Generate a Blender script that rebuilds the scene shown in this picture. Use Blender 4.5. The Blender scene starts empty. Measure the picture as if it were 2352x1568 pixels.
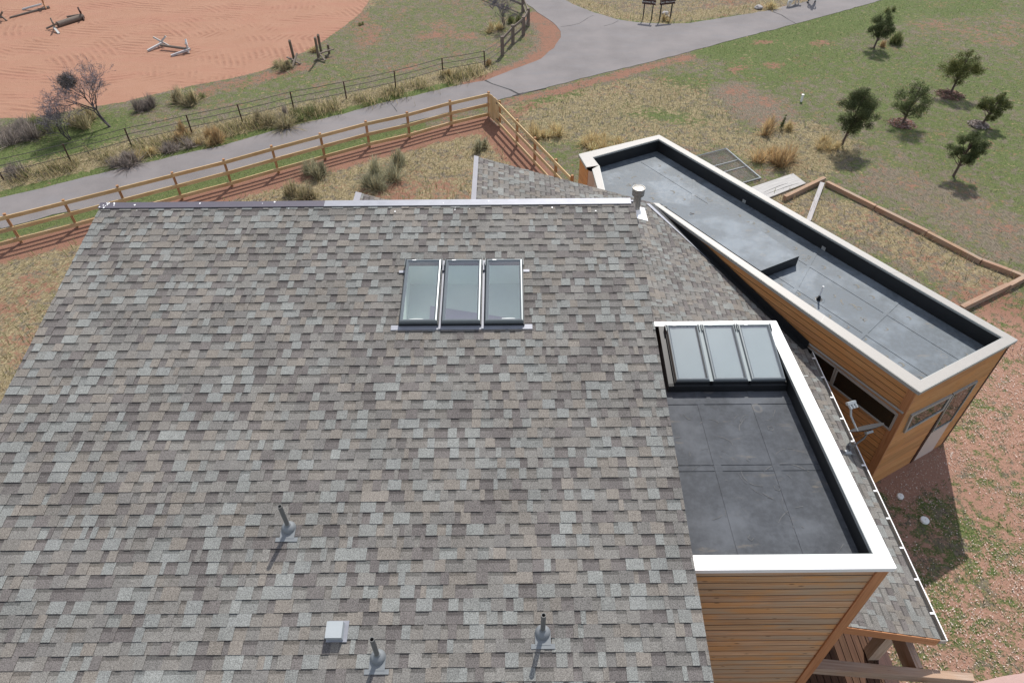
import bpy, bmesh, math, random
import numpy as np
from mathutils import Vector, Matrix
from mathutils.geometry import tessellate_polygon
rnd = random.Random(7); rng = np.random.default_rng(7)
sc = bpy.context.scene; col = sc.collection
# ---------------------------------------------------------------- camera
F, CX, CY, HC = 1568.0, 1176.0, 784.0, 14.3
_p, _r = math.radians(43.4), math.radians(0.5)
fw = np.array([0, math.cos(_p), -math.sin(_p)]); u0 = np.array([0, math.sin(_p), math.cos(_p)]); r0 = np.array([1., 0, 0])
rt = r0*math.cos(_r) - u0*math.sin(_r); up = u0*math.cos(_r) + r0*math.sin(_r)
camd = bpy.data.cameras.new('camera'); cam = bpy.data.objects.new('camera', camd); col.objects.link(cam)
camd.lens = 24.0; camd.sensor_width = 36.0; camd.clip_end = 5000; camd.clip_start = 0.1
cam.matrix_world = Matrix(((rt[0], up[0], -fw[0], 0), (rt[1], up[1], -fw[1], 0), (rt[2], up[2], -fw[2], HC), (0, 0, 0, 1)))
sc.camera = cam
# ---------------------------------------------------------------- light
SUN_EL, SUN_AZ = math.radians(48), math.radians(17)
w = bpy.data.worlds.new('World'); sc.world = w; w.use_nodes = True
nt = w.node_tree; bg = nt.nodes['Background']; sky = nt.nodes.new('ShaderNodeTexSky')
sky.sky_type = 'NISHITA'; sky.sun_disc = False; sky.sun_elevation = SUN_EL; sky.sun_rotation = SUN_AZ
sky.altitude = 1700; sky.air_density = 1.0; sky.dust_density = 3.0; sky.ozone_density = 1.0
tc = nt.nodes.new('ShaderNodeTexCoord'); mp = nt.nodes.new('ShaderNodeMapping'); mp.inputs['Scale'].default_value = (1, 1, 1.8); mp.inputs['Location'].default_value = (.4, .1, 0)
cn = nt.nodes.new('ShaderNodeTexNoise'); cn.inputs['Scale'].default_value = 2.2; cn.inputs['Detail'].default_value = 6; cn.inputs['Roughness'].default_value = .55
cr = nt.nodes.new('ShaderNodeMapRange'); cr.interpolation_type = 'SMOOTHSTEP'; cr.inputs[1].default_value = .40; cr.inputs[2].default_value = .60; cr.inputs[4].default_value = .8
cm_ = nt.nodes.new('ShaderNodeMix'); cm_.data_type = 'RGBA'; cm_.inputs[7].default_value = (7.0, 7.0, 7.1, 1)
nt.links.new(tc.outputs['Generated'], mp.inputs[0]); nt.links.new(mp.outputs[0], cn.inputs['Vector']); nt.links.new(cn.outputs['Fac'], cr.inputs[0]); nt.links.new(cr.outputs[0], cm_.inputs[0]); nt.links.new(sky.outputs[0], cm_.inputs[6])
nt.links.new(cm_.outputs[2], bg.inputs[0]); bg.inputs[1].default_value = 0.12
sd = bpy.data.lights.new('sun', 'SUN'); sd.energy = 3.7; sd.angle = math.radians(0.6); sd.color = (1.0, 0.955, 0.89)
so = bpy.data.objects.new('sun', sd); col.objects.link(so); so.location = (10, 30, 40)
sdir = Vector((math.sin(SUN_AZ)*math.cos(SUN_EL), math.cos(SUN_AZ)*math.cos(SUN_EL), math.sin(SUN_EL)))
so.rotation_euler = (-sdir).to_track_quat('-Z', 'Y').to_euler()
sc.view_settings.view_transform = 'Standard'; sc.view_settings.look = 'None'; sc.view_settings.gamma = 1; sc.view_settings.exposure = 0.42
# ---------------------------------------------------------------- pixel survey -> world points
CAM = np.array([0, 0, HC])
def ray(x, y): return (x-CX)/F*rt - (y-CY)/F*up + fw
def P(x, y, z=0.0):
    d = ray(x, y); return Vector(CAM + d*((z-HC)/d[2]))
def onpl(x, y, p, n):
    d = ray(x, y); p = np.array(p); n = np.array(n); return Vector(CAM + d*(((p-CAM)@n)/(d@n)))
# ---------------------------------------------------------------- materials
def mat(name, rough=.8, metal=0, spec=.5):
    m = bpy.data.materials.new(name); m.use_nodes = True; t = m.node_tree; b = t.nodes['Principled BSDF']
    b.inputs['Roughness'].default_value = rough; b.inputs['Metallic'].default_value = metal
    b.inputs['Specular IOR Level'].default_value = spec
    return m, t, b
def N(t, typ, **k):
    n = t.nodes.new('ShaderNode'+typ)
    for a, v in k.items():
        if a.startswith('i_'): n.inputs[a[2:].replace('_', ' ')].default_value = v
        else: setattr(n, a, v)
    return n
def mth(t, op, a, b=None, c=None, clamp=False):
    n = t.nodes.new('ShaderNodeMath'); n.operation = op; n.use_clamp = clamp
    for i, v in enumerate((a, b, c)):
        if v is None: continue
        if isinstance(v, (int, float)): n.inputs[i].default_value = v
        else: t.links.new(v, n.inputs[i])
    return n.outputs[0]
def mix(t, f, a, b, mode='MIX'):
    n = t.nodes.new('ShaderNodeMix'); n.data_type = 'RGBA'; n.blend_type = mode
    for s, v in ((n.inputs[0], f), (n.inputs[6], a), (n.inputs[7], b)):
        if isinstance(v, (int, float)): s.default_value = v
        elif isinstance(v, tuple): s.default_value = (*v, 1)
        else: t.links.new(v, s)
    return n.outputs[2]
def noise(t, vec, scale, detail=3, rough=.55):
    n = N(t, 'TexNoise'); n.inputs['Scale'].default_value = scale; n.inputs['Detail'].default_value = detail; n.inputs['Roughness'].default_value = rough
    if vec is not None: t.links.new(vec, n.inputs['Vector'])
    return n.outputs['Fac']
def mapr(t, v, a, b, c=0., d=1.):
    n = t.nodes.new('ShaderNodeMapRange'); n.interpolation_type = 'SMOOTHSTEP'
    t.links.new(v, n.inputs[0])
    for i, x in enumerate((a, b, c, d)): n.inputs[i+1].default_value = x
    return n.outputs[0]
def pos(t): return N(t, 'NewGeometry').outputs['Position']
def scaled(t, v, s, loc=(0, 0, 0), rot=(0, 0, 0)):
    n = N(t, 'Mapping'); t.links.new(v, n.inputs[0]); n.inputs['Scale'].default_value = s; n.inputs['Location'].default_value = loc; n.inputs['Rotation'].default_value = rot
    return n.outputs[0]
def bump(t, b, h, st, dist=.02):
    n = N(t, 'Bump'); n.inputs['Strength'].default_value = st; n.inputs['Distance'].default_value = dist
    t.links.new(h, n.inputs['Height']); t.links.new(n.outputs[0], b.inputs['Normal'])
def attr(t, name='col'): return N(t, 'Attribute', attribute_name=name)
def plain(name, c, rough=.6, metal=0, var=.12, sc_=12, spec=.5, bmp=0):
    m, t, b = mat(name, rough, metal, spec); p = pos(t)
    n = noise(t, p, sc_, 4)
    t.links.new(mix(t, n, tuple(x*(1-var*1.5) for x in c), tuple(min(1, x*(1+var)) for x in c)), b.inputs['Base Color'])
    if bmp: bump(t, b, noise(t, p, sc_*6, 3), bmp)
    return m
def attrmat(name, rough=.85, sp=.25, scale=40, spec=.3, trans=0):
    m, t, b = mat(name, rough, 0, spec); a = attr(t)
    n = noise(t, pos(t), scale, 3)
    t.links.new(mix(t, 1.0, a.outputs['Color'], mix(t, n, (1-sp,)*3, (1+sp,)*3), 'MULTIPLY'), b.inputs['Base Color'])
    if trans:
        tr = N(t, 'BsdfTranslucent'); t.links.new(a.outputs['Color'], tr.inputs[0])
        ms = N(t, 'MixShader'); ms.inputs[0].default_value = trans
        t.links.new(b.outputs[0], ms.inputs[1]); t.links.new(tr.outputs[0], ms.inputs[2])
        t.links.new(ms.outputs[0], t.nodes['Material Output'].inputs[0])
    return m
def wood(name, c1, c2, rough=.75, dark=(.05, .03, .02), knots=.5, stain=None, grey=None):
    m, t, b = mat(name, rough, 0, .25); uv = N(t, 'UVMap').outputs[0]; a = attr(t).outputs['Color']
    g = noise(t, scaled(t, uv, (1.2, 34, 1)), 1.0, 5, .6)
    c = mix(t, mapr(t, g, .3, .7), c1, c2)
    c = mix(t, 1.0, c, a, 'MULTIPLY')
    s = noise(t, scaled(t, uv, (1.1, 1.6, 1)), 1.0, 4)
    if stain: c = mix(t, mapr(t, s, .46, .6, 0, .62), c, stain)
    if grey: c = mix(t, mapr(t, noise(t, scaled(t, uv, (.9, 5, 1), (3, 1, 0)), 1.0, 5), .46, .64, 0, .75), c, grey)
    v = N(t, 'TexVoronoi'); t.links.new(scaled(t, uv, (2.6, 8.5, 1)), v.inputs['Vector']); v.inputs['Scale'].default_value = 1.0
    v.inputs['Randomness'].default_value = 1
    c = mix(t, mapr(t, v.outputs['Distance'], .05, .13, knots, 0), c, dark)
    t.links.new(c, b.inputs['Base Color']); bump(t, b, g, .25, .01)
    return m
# shingles: granules over the colour each shingle has
def m_shingle():
    m, t, b = mat('asphalt_shingle', .95, 0, .2); a = attr(t).outputs['Color']; p = pos(t)
    f = noise(t, p, 95, 2, .7); g = noise(t, p, 1.3, 3)
    k = mth(t, 'ADD', mapr(t, f, .28, .72, .55, 1.45), mapr(t, g, .3, .7, -.1, .1))
    cc = N(t, 'CombineColor')
    for i in range(3): t.links.new(k, cc.inputs[i])
    t.links.new(mix(t, 1.0, a, cc.outputs[0], 'MULTIPLY'), b.inputs['Base Color'])
    bump(t, b, f, .35, .006)
    return m
def m_epdm(name, c1, c2, k, ro=(.72, .9), sp=.22):
    m, t, b = mat(name, .8, 0, sp); p = pos(t)
    big = noise(t, p, .9, 5, .6); fine = noise(t, p, 9, 5, .65); st = noise(t, scaled(t, p, (1, 3.5, 1), (0, 0, 0), (0, 0, .5)), 1.6, 5, .7)
    c = mix(t, mapr(t, fine, .3, .75), c1, c2)
    c = mix(t, mapr(t, big, .46, .66, 0, min(.75, .42*k)), c, tuple(x*1.5 for x in c2))
    c = mix(t, mapr(t, st, .6, .74, 0, .45*k), c, (.17, .15, .125))
    v = N(t, 'TexVoronoi'); v.inputs['Scale'].default_value = 2.1; t.links.new(p, v.inputs['Vector'])
    d = v.outputs['Distance']
    wob = mth(t, 'ADD', d, mth(t, 'MULTIPLY', mth(t, 'SUBTRACT', fine, .5), .12))
    ring = mth(t, 'MULTIPLY', mapr(t, wob, .10, .15), mapr(t, wob, .17, .21, 1, 0))
    msk = mapr(t, noise(t, p, 1.9, 2), .5, .6)
    c = mix(t, mth(t, 'MULTIPLY', mth(t, 'MULTIPLY', ring, msk), .3), c, (.2, .185, .16))
    t.links.new(c, b.inputs['Base Color'])
    t.links.new(mapr(t, fine, .3, .75, *ro), b.inputs['Roughness'])
    bump(t, b, noise(t, p, 3.2, 4), .12, .02)
    return m
def m_glass(name, tint=(.82, .88, .9), refl=.0):
    m = bpy.data.materials.new(name); m.use_nodes = True; t = m.node_tree; t.nodes.remove(t.nodes['Principled BSDF'])
    tr = N(t, 'BsdfTransparent'); tr.inputs[0].default_value = (*tint, 1); gl = N(t, 'BsdfGlossy'); gl.inputs['Roughness'].default_value = .02
    fr = N(t, 'LayerWeight'); fr.inputs[0].default_value = .5; f = mth(t, 'ADD', mth(t, 'MULTIPLY', mth(t, 'POWER', fr.outputs['Facing'], 4.), .7), refl, clamp=True)
    ms = N(t, 'MixShader'); t.links.new(f, ms.inputs[0]); t.links.new(tr.outputs[0], ms.inputs[1]); t.links.new(gl.outputs[0], ms.inputs[2])
    t.links.new(ms.outputs[0], t.nodes['Material Output'].inputs[0]); return m
def m_ground():
    m, t, b = mat('ground_cover', .95, 0, .15); p = pos(t); a = attr(t, 'cov'); s = N(t, 'SeparateColor'); t.links.new(a.outputs['Color'], s.inputs[0])
    G, S, B = s.outputs; A = a.outputs['Alpha']
    n1 = noise(t, p, .8, 6, .65); n2 = noise(t, p, 4.5, 6, .7); nm = noise(t, p, 1.9, 6, .7); n3 = noise(t, p, 22, 4, .7)
    nst = noise(t, scaled(t, p, (18, 5, 1), (0, 0, 0), (0, 0, .6)), 1, 4, .7); nst2 = noise(t, scaled(t, p, (5, 20, 1), (4, 0, 0), (0, 0, .4)), 1, 4, .7)
    soil = mix(t, n2, (.15, .068, .046), (.27, .145, .098))
    soil = mix(t, mapr(t, n3, .35, .75, 0, .55), soil, (.3, .18, .13))
    soil = mix(t, attr(t, 'tone').outputs['Fac'], soil, mix(t, mth(t, 'ADD', mth(t, 'MULTIPLY', n2, .5), mth(t, 'MULTIPLY', n3, .5)), (.2, .105, .076), (.40, .245, .18)))
    that = mix(t, mapr(t, mth(t, 'ADD', mth(t, 'MULTIPLY', n3, .5), mth(t, 'MULTIPLY', nst, .5)), .36, .66), (.065, .055, .04), (.245, .21, .155))
    that = mix(t, mapr(t, n2, .45, .65, 0, .45), that, (.22, .15, .12))
    grn = mix(t, mapr(t, mth(t, 'ADD', mth(t, 'MULTIPLY', n3, .5), mth(t, 'MULTIPLY', nst2, .5)), .36, .66), (.042, .07, .018), (.155, .182, .066))
    stw = mix(t, mapr(t, mth(t, 'MAXIMUM', nst, nst2), .4, .75), (.12, .095, .05), (.42, .35, .21))
    def m3(base, c, mask, nz, amp):
        f = mth(t, 'ADD', mask, mth(t, 'MULTIPLY', mth(t, 'SUBTRACT', nz, .5), amp))
        return mix(t, mapr(t, f, .38, .62), base, c)
    mixn = mth(t, 'ADD', mth(t, 'MULTIPLY', n2, .6), mth(t, 'MULTIPLY', n1, .4))
    c = m3(that, grn, G, mth(t, 'ADD', mth(t, 'MULTIPLY', n3, .3), mth(t, 'ADD', mth(t, 'MULTIPLY', n2, .3), mth(t, 'MULTIPLY', nm, .4))), 4.2)
    c = m3(c, stw, S, mth(t, 'ADD', mth(t, 'MULTIPLY', n2, .5), mth(t, 'MULTIPLY', nm, .5)), 3.4)
    c = m3(c, soil, B, mth(t, 'ADD', mth(t, 'MULTIPLY', mixn, .75), mth(t, 'MULTIPLY', n3, .25)), 3.4)
    # raked riding arena: harrow lines in several overlapping passes
    def rings(cx, cy, sc_, dist):
        wv = N(t, 'TexWave', wave_type='RINGS', rings_direction='Z'); t.links.new(scaled(t, p, (1, 1, 1), (-cx, -cy, 0)), wv.inputs['Vector'])
        wv.inputs['Scale'].default_value = sc_; wv.inputs['Distortion'].default_value = dist; wv.inputs['Detail'].default_value = 3; wv.inputs['Detail Scale'].default_value = .25
        return wv.outputs['Fac']
    def lines(rot, sc_):
        wv = N(t, 'TexWave', wave_type='BANDS', bands_direction='X'); t.links.new(scaled(t, p, (1, 1, 1), (0, 0, 0), (0, 0, rot)), wv.inputs['Vector'])
        wv.inputs['Scale'].default_value = sc_; wv.inputs['Distortion'].default_value = 3; wv.inputs['Detail'].default_value = 3; wv.inputs['Detail Scale'].default_value = .4
        return wv.outputs['Fac']
    sel = noise(t, p, .13, 2)
    rr = mix(t, mapr(t, sel, .46, .5), rings(-24, 45, .85, 1.2), lines(1.75, .8))
    rr = mix(t, mapr(t, noise(t, p, .17, 2), .52, .56), rr, rings(-33, 31, .9, 1.2))
    amt = mapr(t, noise(t, scaled(t, p, (.6, 1, 1), (0, 0, 0), (0, 0, -.3)), .5, 5, .7), .42, .66)
    rr2 = mth(t, 'MULTIPLY', rr, amt)
    ar = mix(t, n1, (.298, .155, .1), (.365, .213, .148))
    ar = mix(t, mapr(t, noise(t, scaled(t, p, (.25, 1, 1), (0, 0, 0), (0, 0, -.2)), .6, 5, .7), .45, .65, 0, .6), ar, (.33, .165, .115))
    ar = mix(t, mth(t, 'MULTIPLY', mapr(t, rr2, .15, .8), .5), ar, (.235, .115, .078))
    ar = mix(t, mapr(t, mth(t, 'ADD', mth(t, 'MULTIPLY', n2, .55), mth(t, 'MULTIPLY', n3, .45)), .56, .66, 0, .6), ar, (.24, .12, .085))
    fa = mth(t, 'ADD', A, mth(t, 'MULTIPLY', mth(t, 'SUBTRACT', n2, .5), .5))
    fa = mapr(t, fa, .45, .55)
    c = mix(t, fa, c, ar)
    t.links.new(c, b.inputs['Base Color'])
    h = mth(t, 'ADD', mth(t, 'MULTIPLY', n3, .6), mth(t, 'MULTIPLY', mth(t, 'MULTIPLY', rr2, fa), .8)); bump(t, b, h, .7, .06)
    return m
def m_road():
    m, t, b = mat('worn_asphalt', .9, 0, .3); p = pos(t)
    n1 = noise(t, p, .45, 5, .6); n3 = noise(t, p, 45, 3, .7); n2 = noise(t, scaled(t, p, (1, 4, 1), (0, 0, 0), (0, 0, -.32)), .6, 4)
    c = mix(t, mapr(t, n1, .3, .7), (.148, .136, .136), (.202, .184, .182))
    c = mix(t, mapr(t, n2, .5, .68, 0, .5), c, (.165, .163, .172))
    c = mix(t, mapr(t, n3, .3, .75, 0, .5), c, (.222, .205, .2))
    c = mix(t, mapr(t, n3, .55, .25, 0, .0), c, (.1, .1, .1))
    t.links.new(c, b.inputs['Base Color']); bump(t, b, n3, .3, .01); return m
M = dict(
 shingle=m_shingle(), epdm=m_epdm('black_roof_membrane', (.05, .055, .063), (.09, .097, .108), 1.3), epdm2=m_epdm('dusty_sky_sheen_membrane', (.072, .09, .106), (.125, .148, .17), 1.5, (.56, .7), .4), ground=m_ground(), road=m_road(),  # wing membrane: reflected sky sheen painted into its bluish base, besides dust
 white=plain('white_painted_metal', (.84, .84, .84), .45, 0, .04, 5), cream=plain('pale_beige_metal', (.33, .312, .285), .45, 0, .05, 4),
 edge=plain('grey_edge_metal', (.35, .37, .36), .45, .2, .08),  # plain grey metal of edges, joints and window frames
 galv=plain('galvanised_flashing', (.3, .31, .345), .6, .4, .14, 6), darkflash=plain('dark_flashing_metal', (.11, .1, .125), .65, .2, .1, 3),
 black=plain('black_rubber', (.012, .014, .016), .5, 0, .25, 4), frame=plain('skylight_frame_metal', (.17, .19, .2), .36, .4, .06),
 blackmetal=plain('dark_metal', (.03, .03, .032), .5, .3, .1), crack=plain('crack_filler', (.03, .03, .03), .9, 0, .2),
 pvc=plain('grey_painted_pipe', (.13, .13, .125), .55, 0, .1), boot=plain('lead_boot', (.2, .215, .225), .6, .2, .12, 10),
 well=plain('white_plaster', (.72, .82, .79), .9, 0, .03), lav=plain('lavender_painted_wall', (.46, .42, .55), .9, 0, .06),
 wallbeige=plain('beige_stucco', (.5, .44, .39), .9, 0, .06), plyside=plain('pink_beige_panel', (.56, .46, .40), .8, 0, .05),
 glass=m_glass('skylight_glass', (.97, 1.0, .99), .24), winglass=None, room=plain('dark_interior', (.02, .022, .02), .9),
 cedar=wood('cedar_siding', (.44, .245, .13), (.63, .405, .245), .7, (.07, .04, .02), .75, (.64, .31, .115), (.44, .34, .25)),
 cedar2=wood('orange_cedar_siding', (.42, .195, .075), (.57, .31, .14), .65, (.15, .07, .03), .5, (.53, .25, .09)),
 trim=wood('cedar_trim', (.36, .155, .07), (.48, .235, .115), .6, (.12, .06, .03), .2),
 fence=wood('new_pine_boards', (.47, .33, .17), (.6, .45, .26), .7, (.14, .08, .04), .65, (.46, .29, .13)),
 post=wood('redwood_posts', (.3, .15, .075), (.42, .24, .12), .75, (.1, .06, .03), .2), tim=wood('landscape_timber', (.27, .155, .1), (.42, .28, .19), .85, (.1, .06, .04), .5, (.36, .26, .19), (.3, .25, .2)),
 grey=wood('weathered_grey_wood', (.12, .095, .078), (.215, .18, .15), .9, (.06, .05, .04), .4), white_wood=wood('white_painted_wood', (.4, .4, .39), (.58, .58, .57), .7, (.3, .3, .3), .3),
 ply=wood('bleached_plywood', (.34, .33, .32), (.48, .47, .45), .9, (.25, .24, .23), .3), deck=wood('brown_deck_boards', (.06, .03, .018), (.105, .055, .032), .8, (.04, .02, .015), .3),
 darkwood=wood('dark_brown_stained_wood', (.045, .022, .018), (.075, .035, .028), .6, (.02, .01, .01), .1),
 rust=plain('rusty_steel', (.075, .042, .032), .85, .2, .3, 20), wire=plain('steel_wire', (.12, .11, .1), .6, .5, .1), meshw=plain('galvanised_wire', (.42, .42, .43), .5, .6, .1),
 leaf=attrmat('juniper_foliage', .8, .3, 30, .2, .25), blade=attrmat('grass_blades', .85, .2, 5, .2, .45), twig=attrmat('bare_twigs', .9, .25, 25),
 bark=plain('juniper_bark', (.13, .1, .085), .95, 0, .35, 18, .2, .5), bark2=plain('grey_bark', (.10, .088, .09), .95, 0, .35, 18, .2, .5), nest=attrmat('twig_clump', .9, .3, 25),
 chip=attrmat('wood_chips', .9, .1, 30), stone=plain('pink_sandstone', (.47, .32, .29), .9, 0, .1, 3, .2, .2), whitepl=plain('white_plastic', (.75, .77, .75), .5, 0, .03),
 dish=plain('grey_dish', (.05, .05, .052), .8, 0, .1, 12, .15), lnb=plain('pale_grey_plastic', (.38, .41, .42), .45, 0, .05), rock=plain('pale_rock', (.36, .34, .33), .9, 0, .3, 9, .2, .5),
 mulch=attrmat('bark_mulch', .95, .3, 30), denim=plain('blue_denim', (.03, .045, .09), .9), shoe=plain('black_shoe', (.02, .02, .02), .6), jacket=plain('grey_jacket', (.2, .21, .22), .9),
 skin=plain('skin', (.5, .3, .22), .6, 0, .05), hair=plain('brown_hair', (.06, .035, .02), .8), fur=plain('white_fur', (.68, .65, .6), .95, 0, .15, 14, .2, .8), text=plain('white_lettering', (.8, .8, .78), .6))
M['flue'] = plain('flue_steel', (.3, .29, .27), .4, .6, .15, 5); M['dust'] = plain('dried_dust', (.115, .118, .122), .95, 0, .3, 30); M['dust2'] = plain('pale_dried_dust', (.21, .2, .175), .95, 0, .3, 30); M['flash2'] = plain('dull_flashing_metal', (.17, .17, .195), .6, .2, .1, 4); M['beam'] = wood('weathered_brown_beam', (.36, .25, .18), (.52, .4, .31), .85, (.12, .08, .06), .4, (.4, .26, .17)); M['sky_reflection'] = plain('pale_sky_reflection', (.33, .37, .375), .8, 0, .08, 2)
M['winglass'] = m_glass('window_glass', (.5, .53, .52), .08)
# ---------------------------------------------------------------- mesh helpers
def mkobj(name, me, parent=None):
    o = bpy.data.objects.new(name, me); col.objects.link(o)
    if parent is not None:
        o.parent = parent
        o.matrix_parent_inverse = PINV.get(parent.name, Matrix.Identity(4))
    return o
PINV = {}
def tag(o, label, cat=None, group=None, kind=None):
    if label: o['label'] = label
    if cat: o['category'] = cat
    if group: o['group'] = group
    if kind: o['kind'] = kind
    return o
def thing(name, loc, label, cat, group=None):
    o = bpy.data.objects.new(name, None); col.objects.link(o); o.location = loc; o.empty_display_size = .2
    PINV[o.name] = Matrix.Translation(-Vector(loc))
    return tag(o, label, cat, group)
class MB:
    def __init__(s): s.v = []; s.f = []; s.c = []; s.g = []
    def face(s, pts, c=(1, 1, 1), off=0.):
        i = len(s.v); s.v += [tuple(p) for p in pts]; s.f.append(tuple(range(i, i+len(pts)))); s.c.append(c); s.g.append(off); return s
    def box8(s, p, c=None, j=.12):
        if c is None: k = 1 + rnd.uniform(-j, j); c = (k, k*rnd.uniform(.97, 1.03), k)
        off = rnd.uniform(0, 50)
        for q in ((0, 3, 2, 1), (4, 5, 6, 7), (0, 1, 5, 4), (1, 2, 6, 5), (2, 3, 7, 6), (3, 0, 4, 7)): s.face([p[i] for i in q], c, off)
        return s
    def box(s, lo, hi, c=None):
        x0, y0, z0 = lo; x1, y1, z1 = hi
        return s.box8([(x0, y0, z0), (x1, y0, z0), (x1, y1, z0), (x0, y1, z0), (x0, y0, z1), (x1, y0, z1), (x1, y1, z1), (x0, y1, z1)], c)
    def bar(s, a, b, wd, ht, upv=(0, 0, 1), c=None):     # centred bar a->b, wd across, ht along upv
        a, b = Vector(a), Vector(b); d = (b-a).normalized(); upv = Vector(upv); sd_ = d.cross(upv)
        if sd_.length < 1e-4: sd_ = d.cross(Vector((1, 0, 0)))
        sd_.normalize(); u_ = sd_.cross(d).normalized(); S = sd_*wd/2; U = u_*ht/2
        return s.box8([a-S-U, b-S-U, b+S-U, a+S-U, a-S+U, b-S+U, b+S+U, a+S+U], c)
    def tube(s, pts, rad, n=8, c=(1, 1, 1), caps=True):
        pts = [Vector(p) for p in pts]; rings = []; off = rnd.uniform(0, 50)
        for i, p in enumerate(pts):
            d = (pts[min(i+1, len(pts)-1)] - pts[max(i-1, 0)]).normalized()
            a = d.cross(Vector((0, 0, 1)) if abs(d.z) < .9 else Vector((1, 0, 0))).normalized(); b2 = d.cross(a)
            r = rad[i] if isinstance(rad, (list, tuple)) else rad
            rings.append([p + (a*math.cos(2*math.pi*k/n) + b2*math.sin(2*math.pi*k/n))*r for k in range(n)])
        base = len(s.v)
        for rg in rings: s.v += [tuple(q) for q in rg]
        for i in range(len(rings)-1):
            for k in range(n):
                k2 = (k+1) % n; s.f.append((base+i*n+k, base+i*n+k2, base+(i+1)*n+k2, base+(i+1)*n+k)); s.c.append(c); s.g.append(off)
        if caps:
            s.f.append(tuple(base+k for k in range(n))[::-1]); s.c.append(c); s.g.append(off)
            s.f.append(tuple(base+(len(rings)-1)*n+k for k in range(n))); s.c.append(c); s.g.append(off)
        return s
    def prism(s, poly, z0, z1, c=(1, 1, 1), top=True, bot=False):
        n = len(poly); poly = [Vector((q[0], q[1], 0)) for q in poly]
        area = sum(poly[i].x*poly[(i+1) % n].y - poly[(i+1) % n].x*poly[i].y for i in range(n))
        if area < 0: poly = poly[::-1]
        Z = lambda q, z: (q.x, q.y, z)
        for i in range(n): a, b = poly[i], poly[(i+1) % n]; s.face([Z(a, z0), Z(b, z0), Z(b, z1), Z(a, z1)], c)
        for tr in tessellate_polygon([poly]):
            t3 = [poly[k] for k in tr]
            if (t3[1]-t3[0]).cross(t3[2]-t3[0]).z < 0: t3 = t3[::-1]
            if top: s.face([Z(q, z1) for q in t3], c)
            if bot: s.face([Z(q, z0) for q in t3[::-1]], c)
        return s
    def build(s, name, m, parent=None, smooth=False, bevel=0):
        me = bpy.data.meshes.new(name); me.from_pydata(s.v, [], s.f); me.update()
        ca = me.attributes.new('col', 'FLOAT_COLOR', 'FACE')
        ca.data.foreach_set('color', np.array([(*c, 1) for c in s.c], np.float32).ravel())
        uv = me.uv_layers.new(name='UVMap'); V = me.vertices; L = me.loops
        for p, off in zip(me.polygons, s.g):
            vs = [V[i].co for i in p.vertices]; e = max(((vs[(i+1) % len(vs)]-vs[i]) for i in range(len(vs))), key=lambda q: q.length)
            if e.length < 1e-9: continue
            t_ = e.normalized(); b_ = p.normal.cross(t_)
            for li in p.loop_indices: q = V[L[li].vertex_index].co; uv.data[li].uv = (q.dot(t_)+off, q.dot(b_)+off*.37)
        if smooth: me.polygons.foreach_set('use_smooth', [True]*len(me.polygons)); me.set_sharp_from_angle(angle=math.radians(38))
        me.materials.append(m); o = mkobj(name, me, parent)
        if bevel:
            md = o.modifiers.new('bevel', 'BEVEL'); md.width = bevel; md.segments = 2; md.limit_method = 'ANGLE'
        return o
def npmesh(name, V, Fc, C, m, parent=None):      # all faces with the same corner count
    me = bpy.data.meshes.new(name); V = np.asarray(V, np.float32); Fc = np.asarray(Fc, np.int32); n, k = Fc.shape
    me.vertices.add(len(V)); me.vertices.foreach_set('co', V.ravel()); me.loops.add(n*k); me.loops.foreach_set('vertex_index', Fc.ravel())
    me.polygons.add(n); me.polygons.foreach_set('loop_start', np.arange(0, n*k, k, dtype=np.int32)); me.polygons.foreach_set('loop_total', np.full(n, k, np.int32))
    me.update(calc_edges=True)
    ca = me.attributes.new('col', 'FLOAT_COLOR', 'FACE'); C = np.asarray(C, np.float32); ca.data.foreach_set('color', np.hstack([C, np.ones((n, 1), np.float32)]).ravel())
    me.materials.append(m); return mkobj(name, me, parent)
def lathe(mb, c, prof, n=20, col_=(1, 1, 1), axis=None):  # prof: (r, z)
    c = Vector(c); ax = Vector(axis).normalized() if axis is not None else Vector((0, 0, 1)); a = ax.orthogonal().normalized(); b2 = ax.cross(a); base = len(mb.v)
    for r, z in prof:
        for k in range(n): t_ = 2*math.pi*k/n; mb.v.append(tuple(c + ax*z + (a*math.cos(t_)+b2*math.sin(t_))*r))
    for i in range(len(prof)-1):
        for k in range(n): k2 = (k+1) % n; mb.f.append((base+i*n+k, base+i*n+k2, base+(i+1)*n+k2, base+(i+1)*n+k)); mb.c.append(col_); mb.g.append(0.)
    return mb
def inpoly(x, y, poly):
    r = np.zeros(x.shape, bool); n = len(poly)
    for i in range(n):
        x0, y0 = poly[i]; x1, y1 = poly[(i+1) % n]
        c_ = ((y0 > y) != (y1 > y)); r ^= c_ & (x < (x1-x0)*(y-y0)/((y1-y0) + 1e-12) + x0)
    return r
def segdist(x, y, pts):
    d = np.full(x.shape, 1e9)
    for (ax, ay), (bx, by) in zip(pts[:-1], pts[1:]):
        L = (bx-ax)**2 + (by-ay)**2 + 1e-12; t_ = np.clip(((x-ax)*(bx-ax)+(y-ay)*(by-ay))/L, 0, 1)
        d = np.minimum(d, np.hypot(x-ax-t_*(bx-ax), y-ay-t_*(by-ay)))
    return d
G2 = lambda pts: [tuple(P(*q)[:2]) for q in pts]
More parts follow.
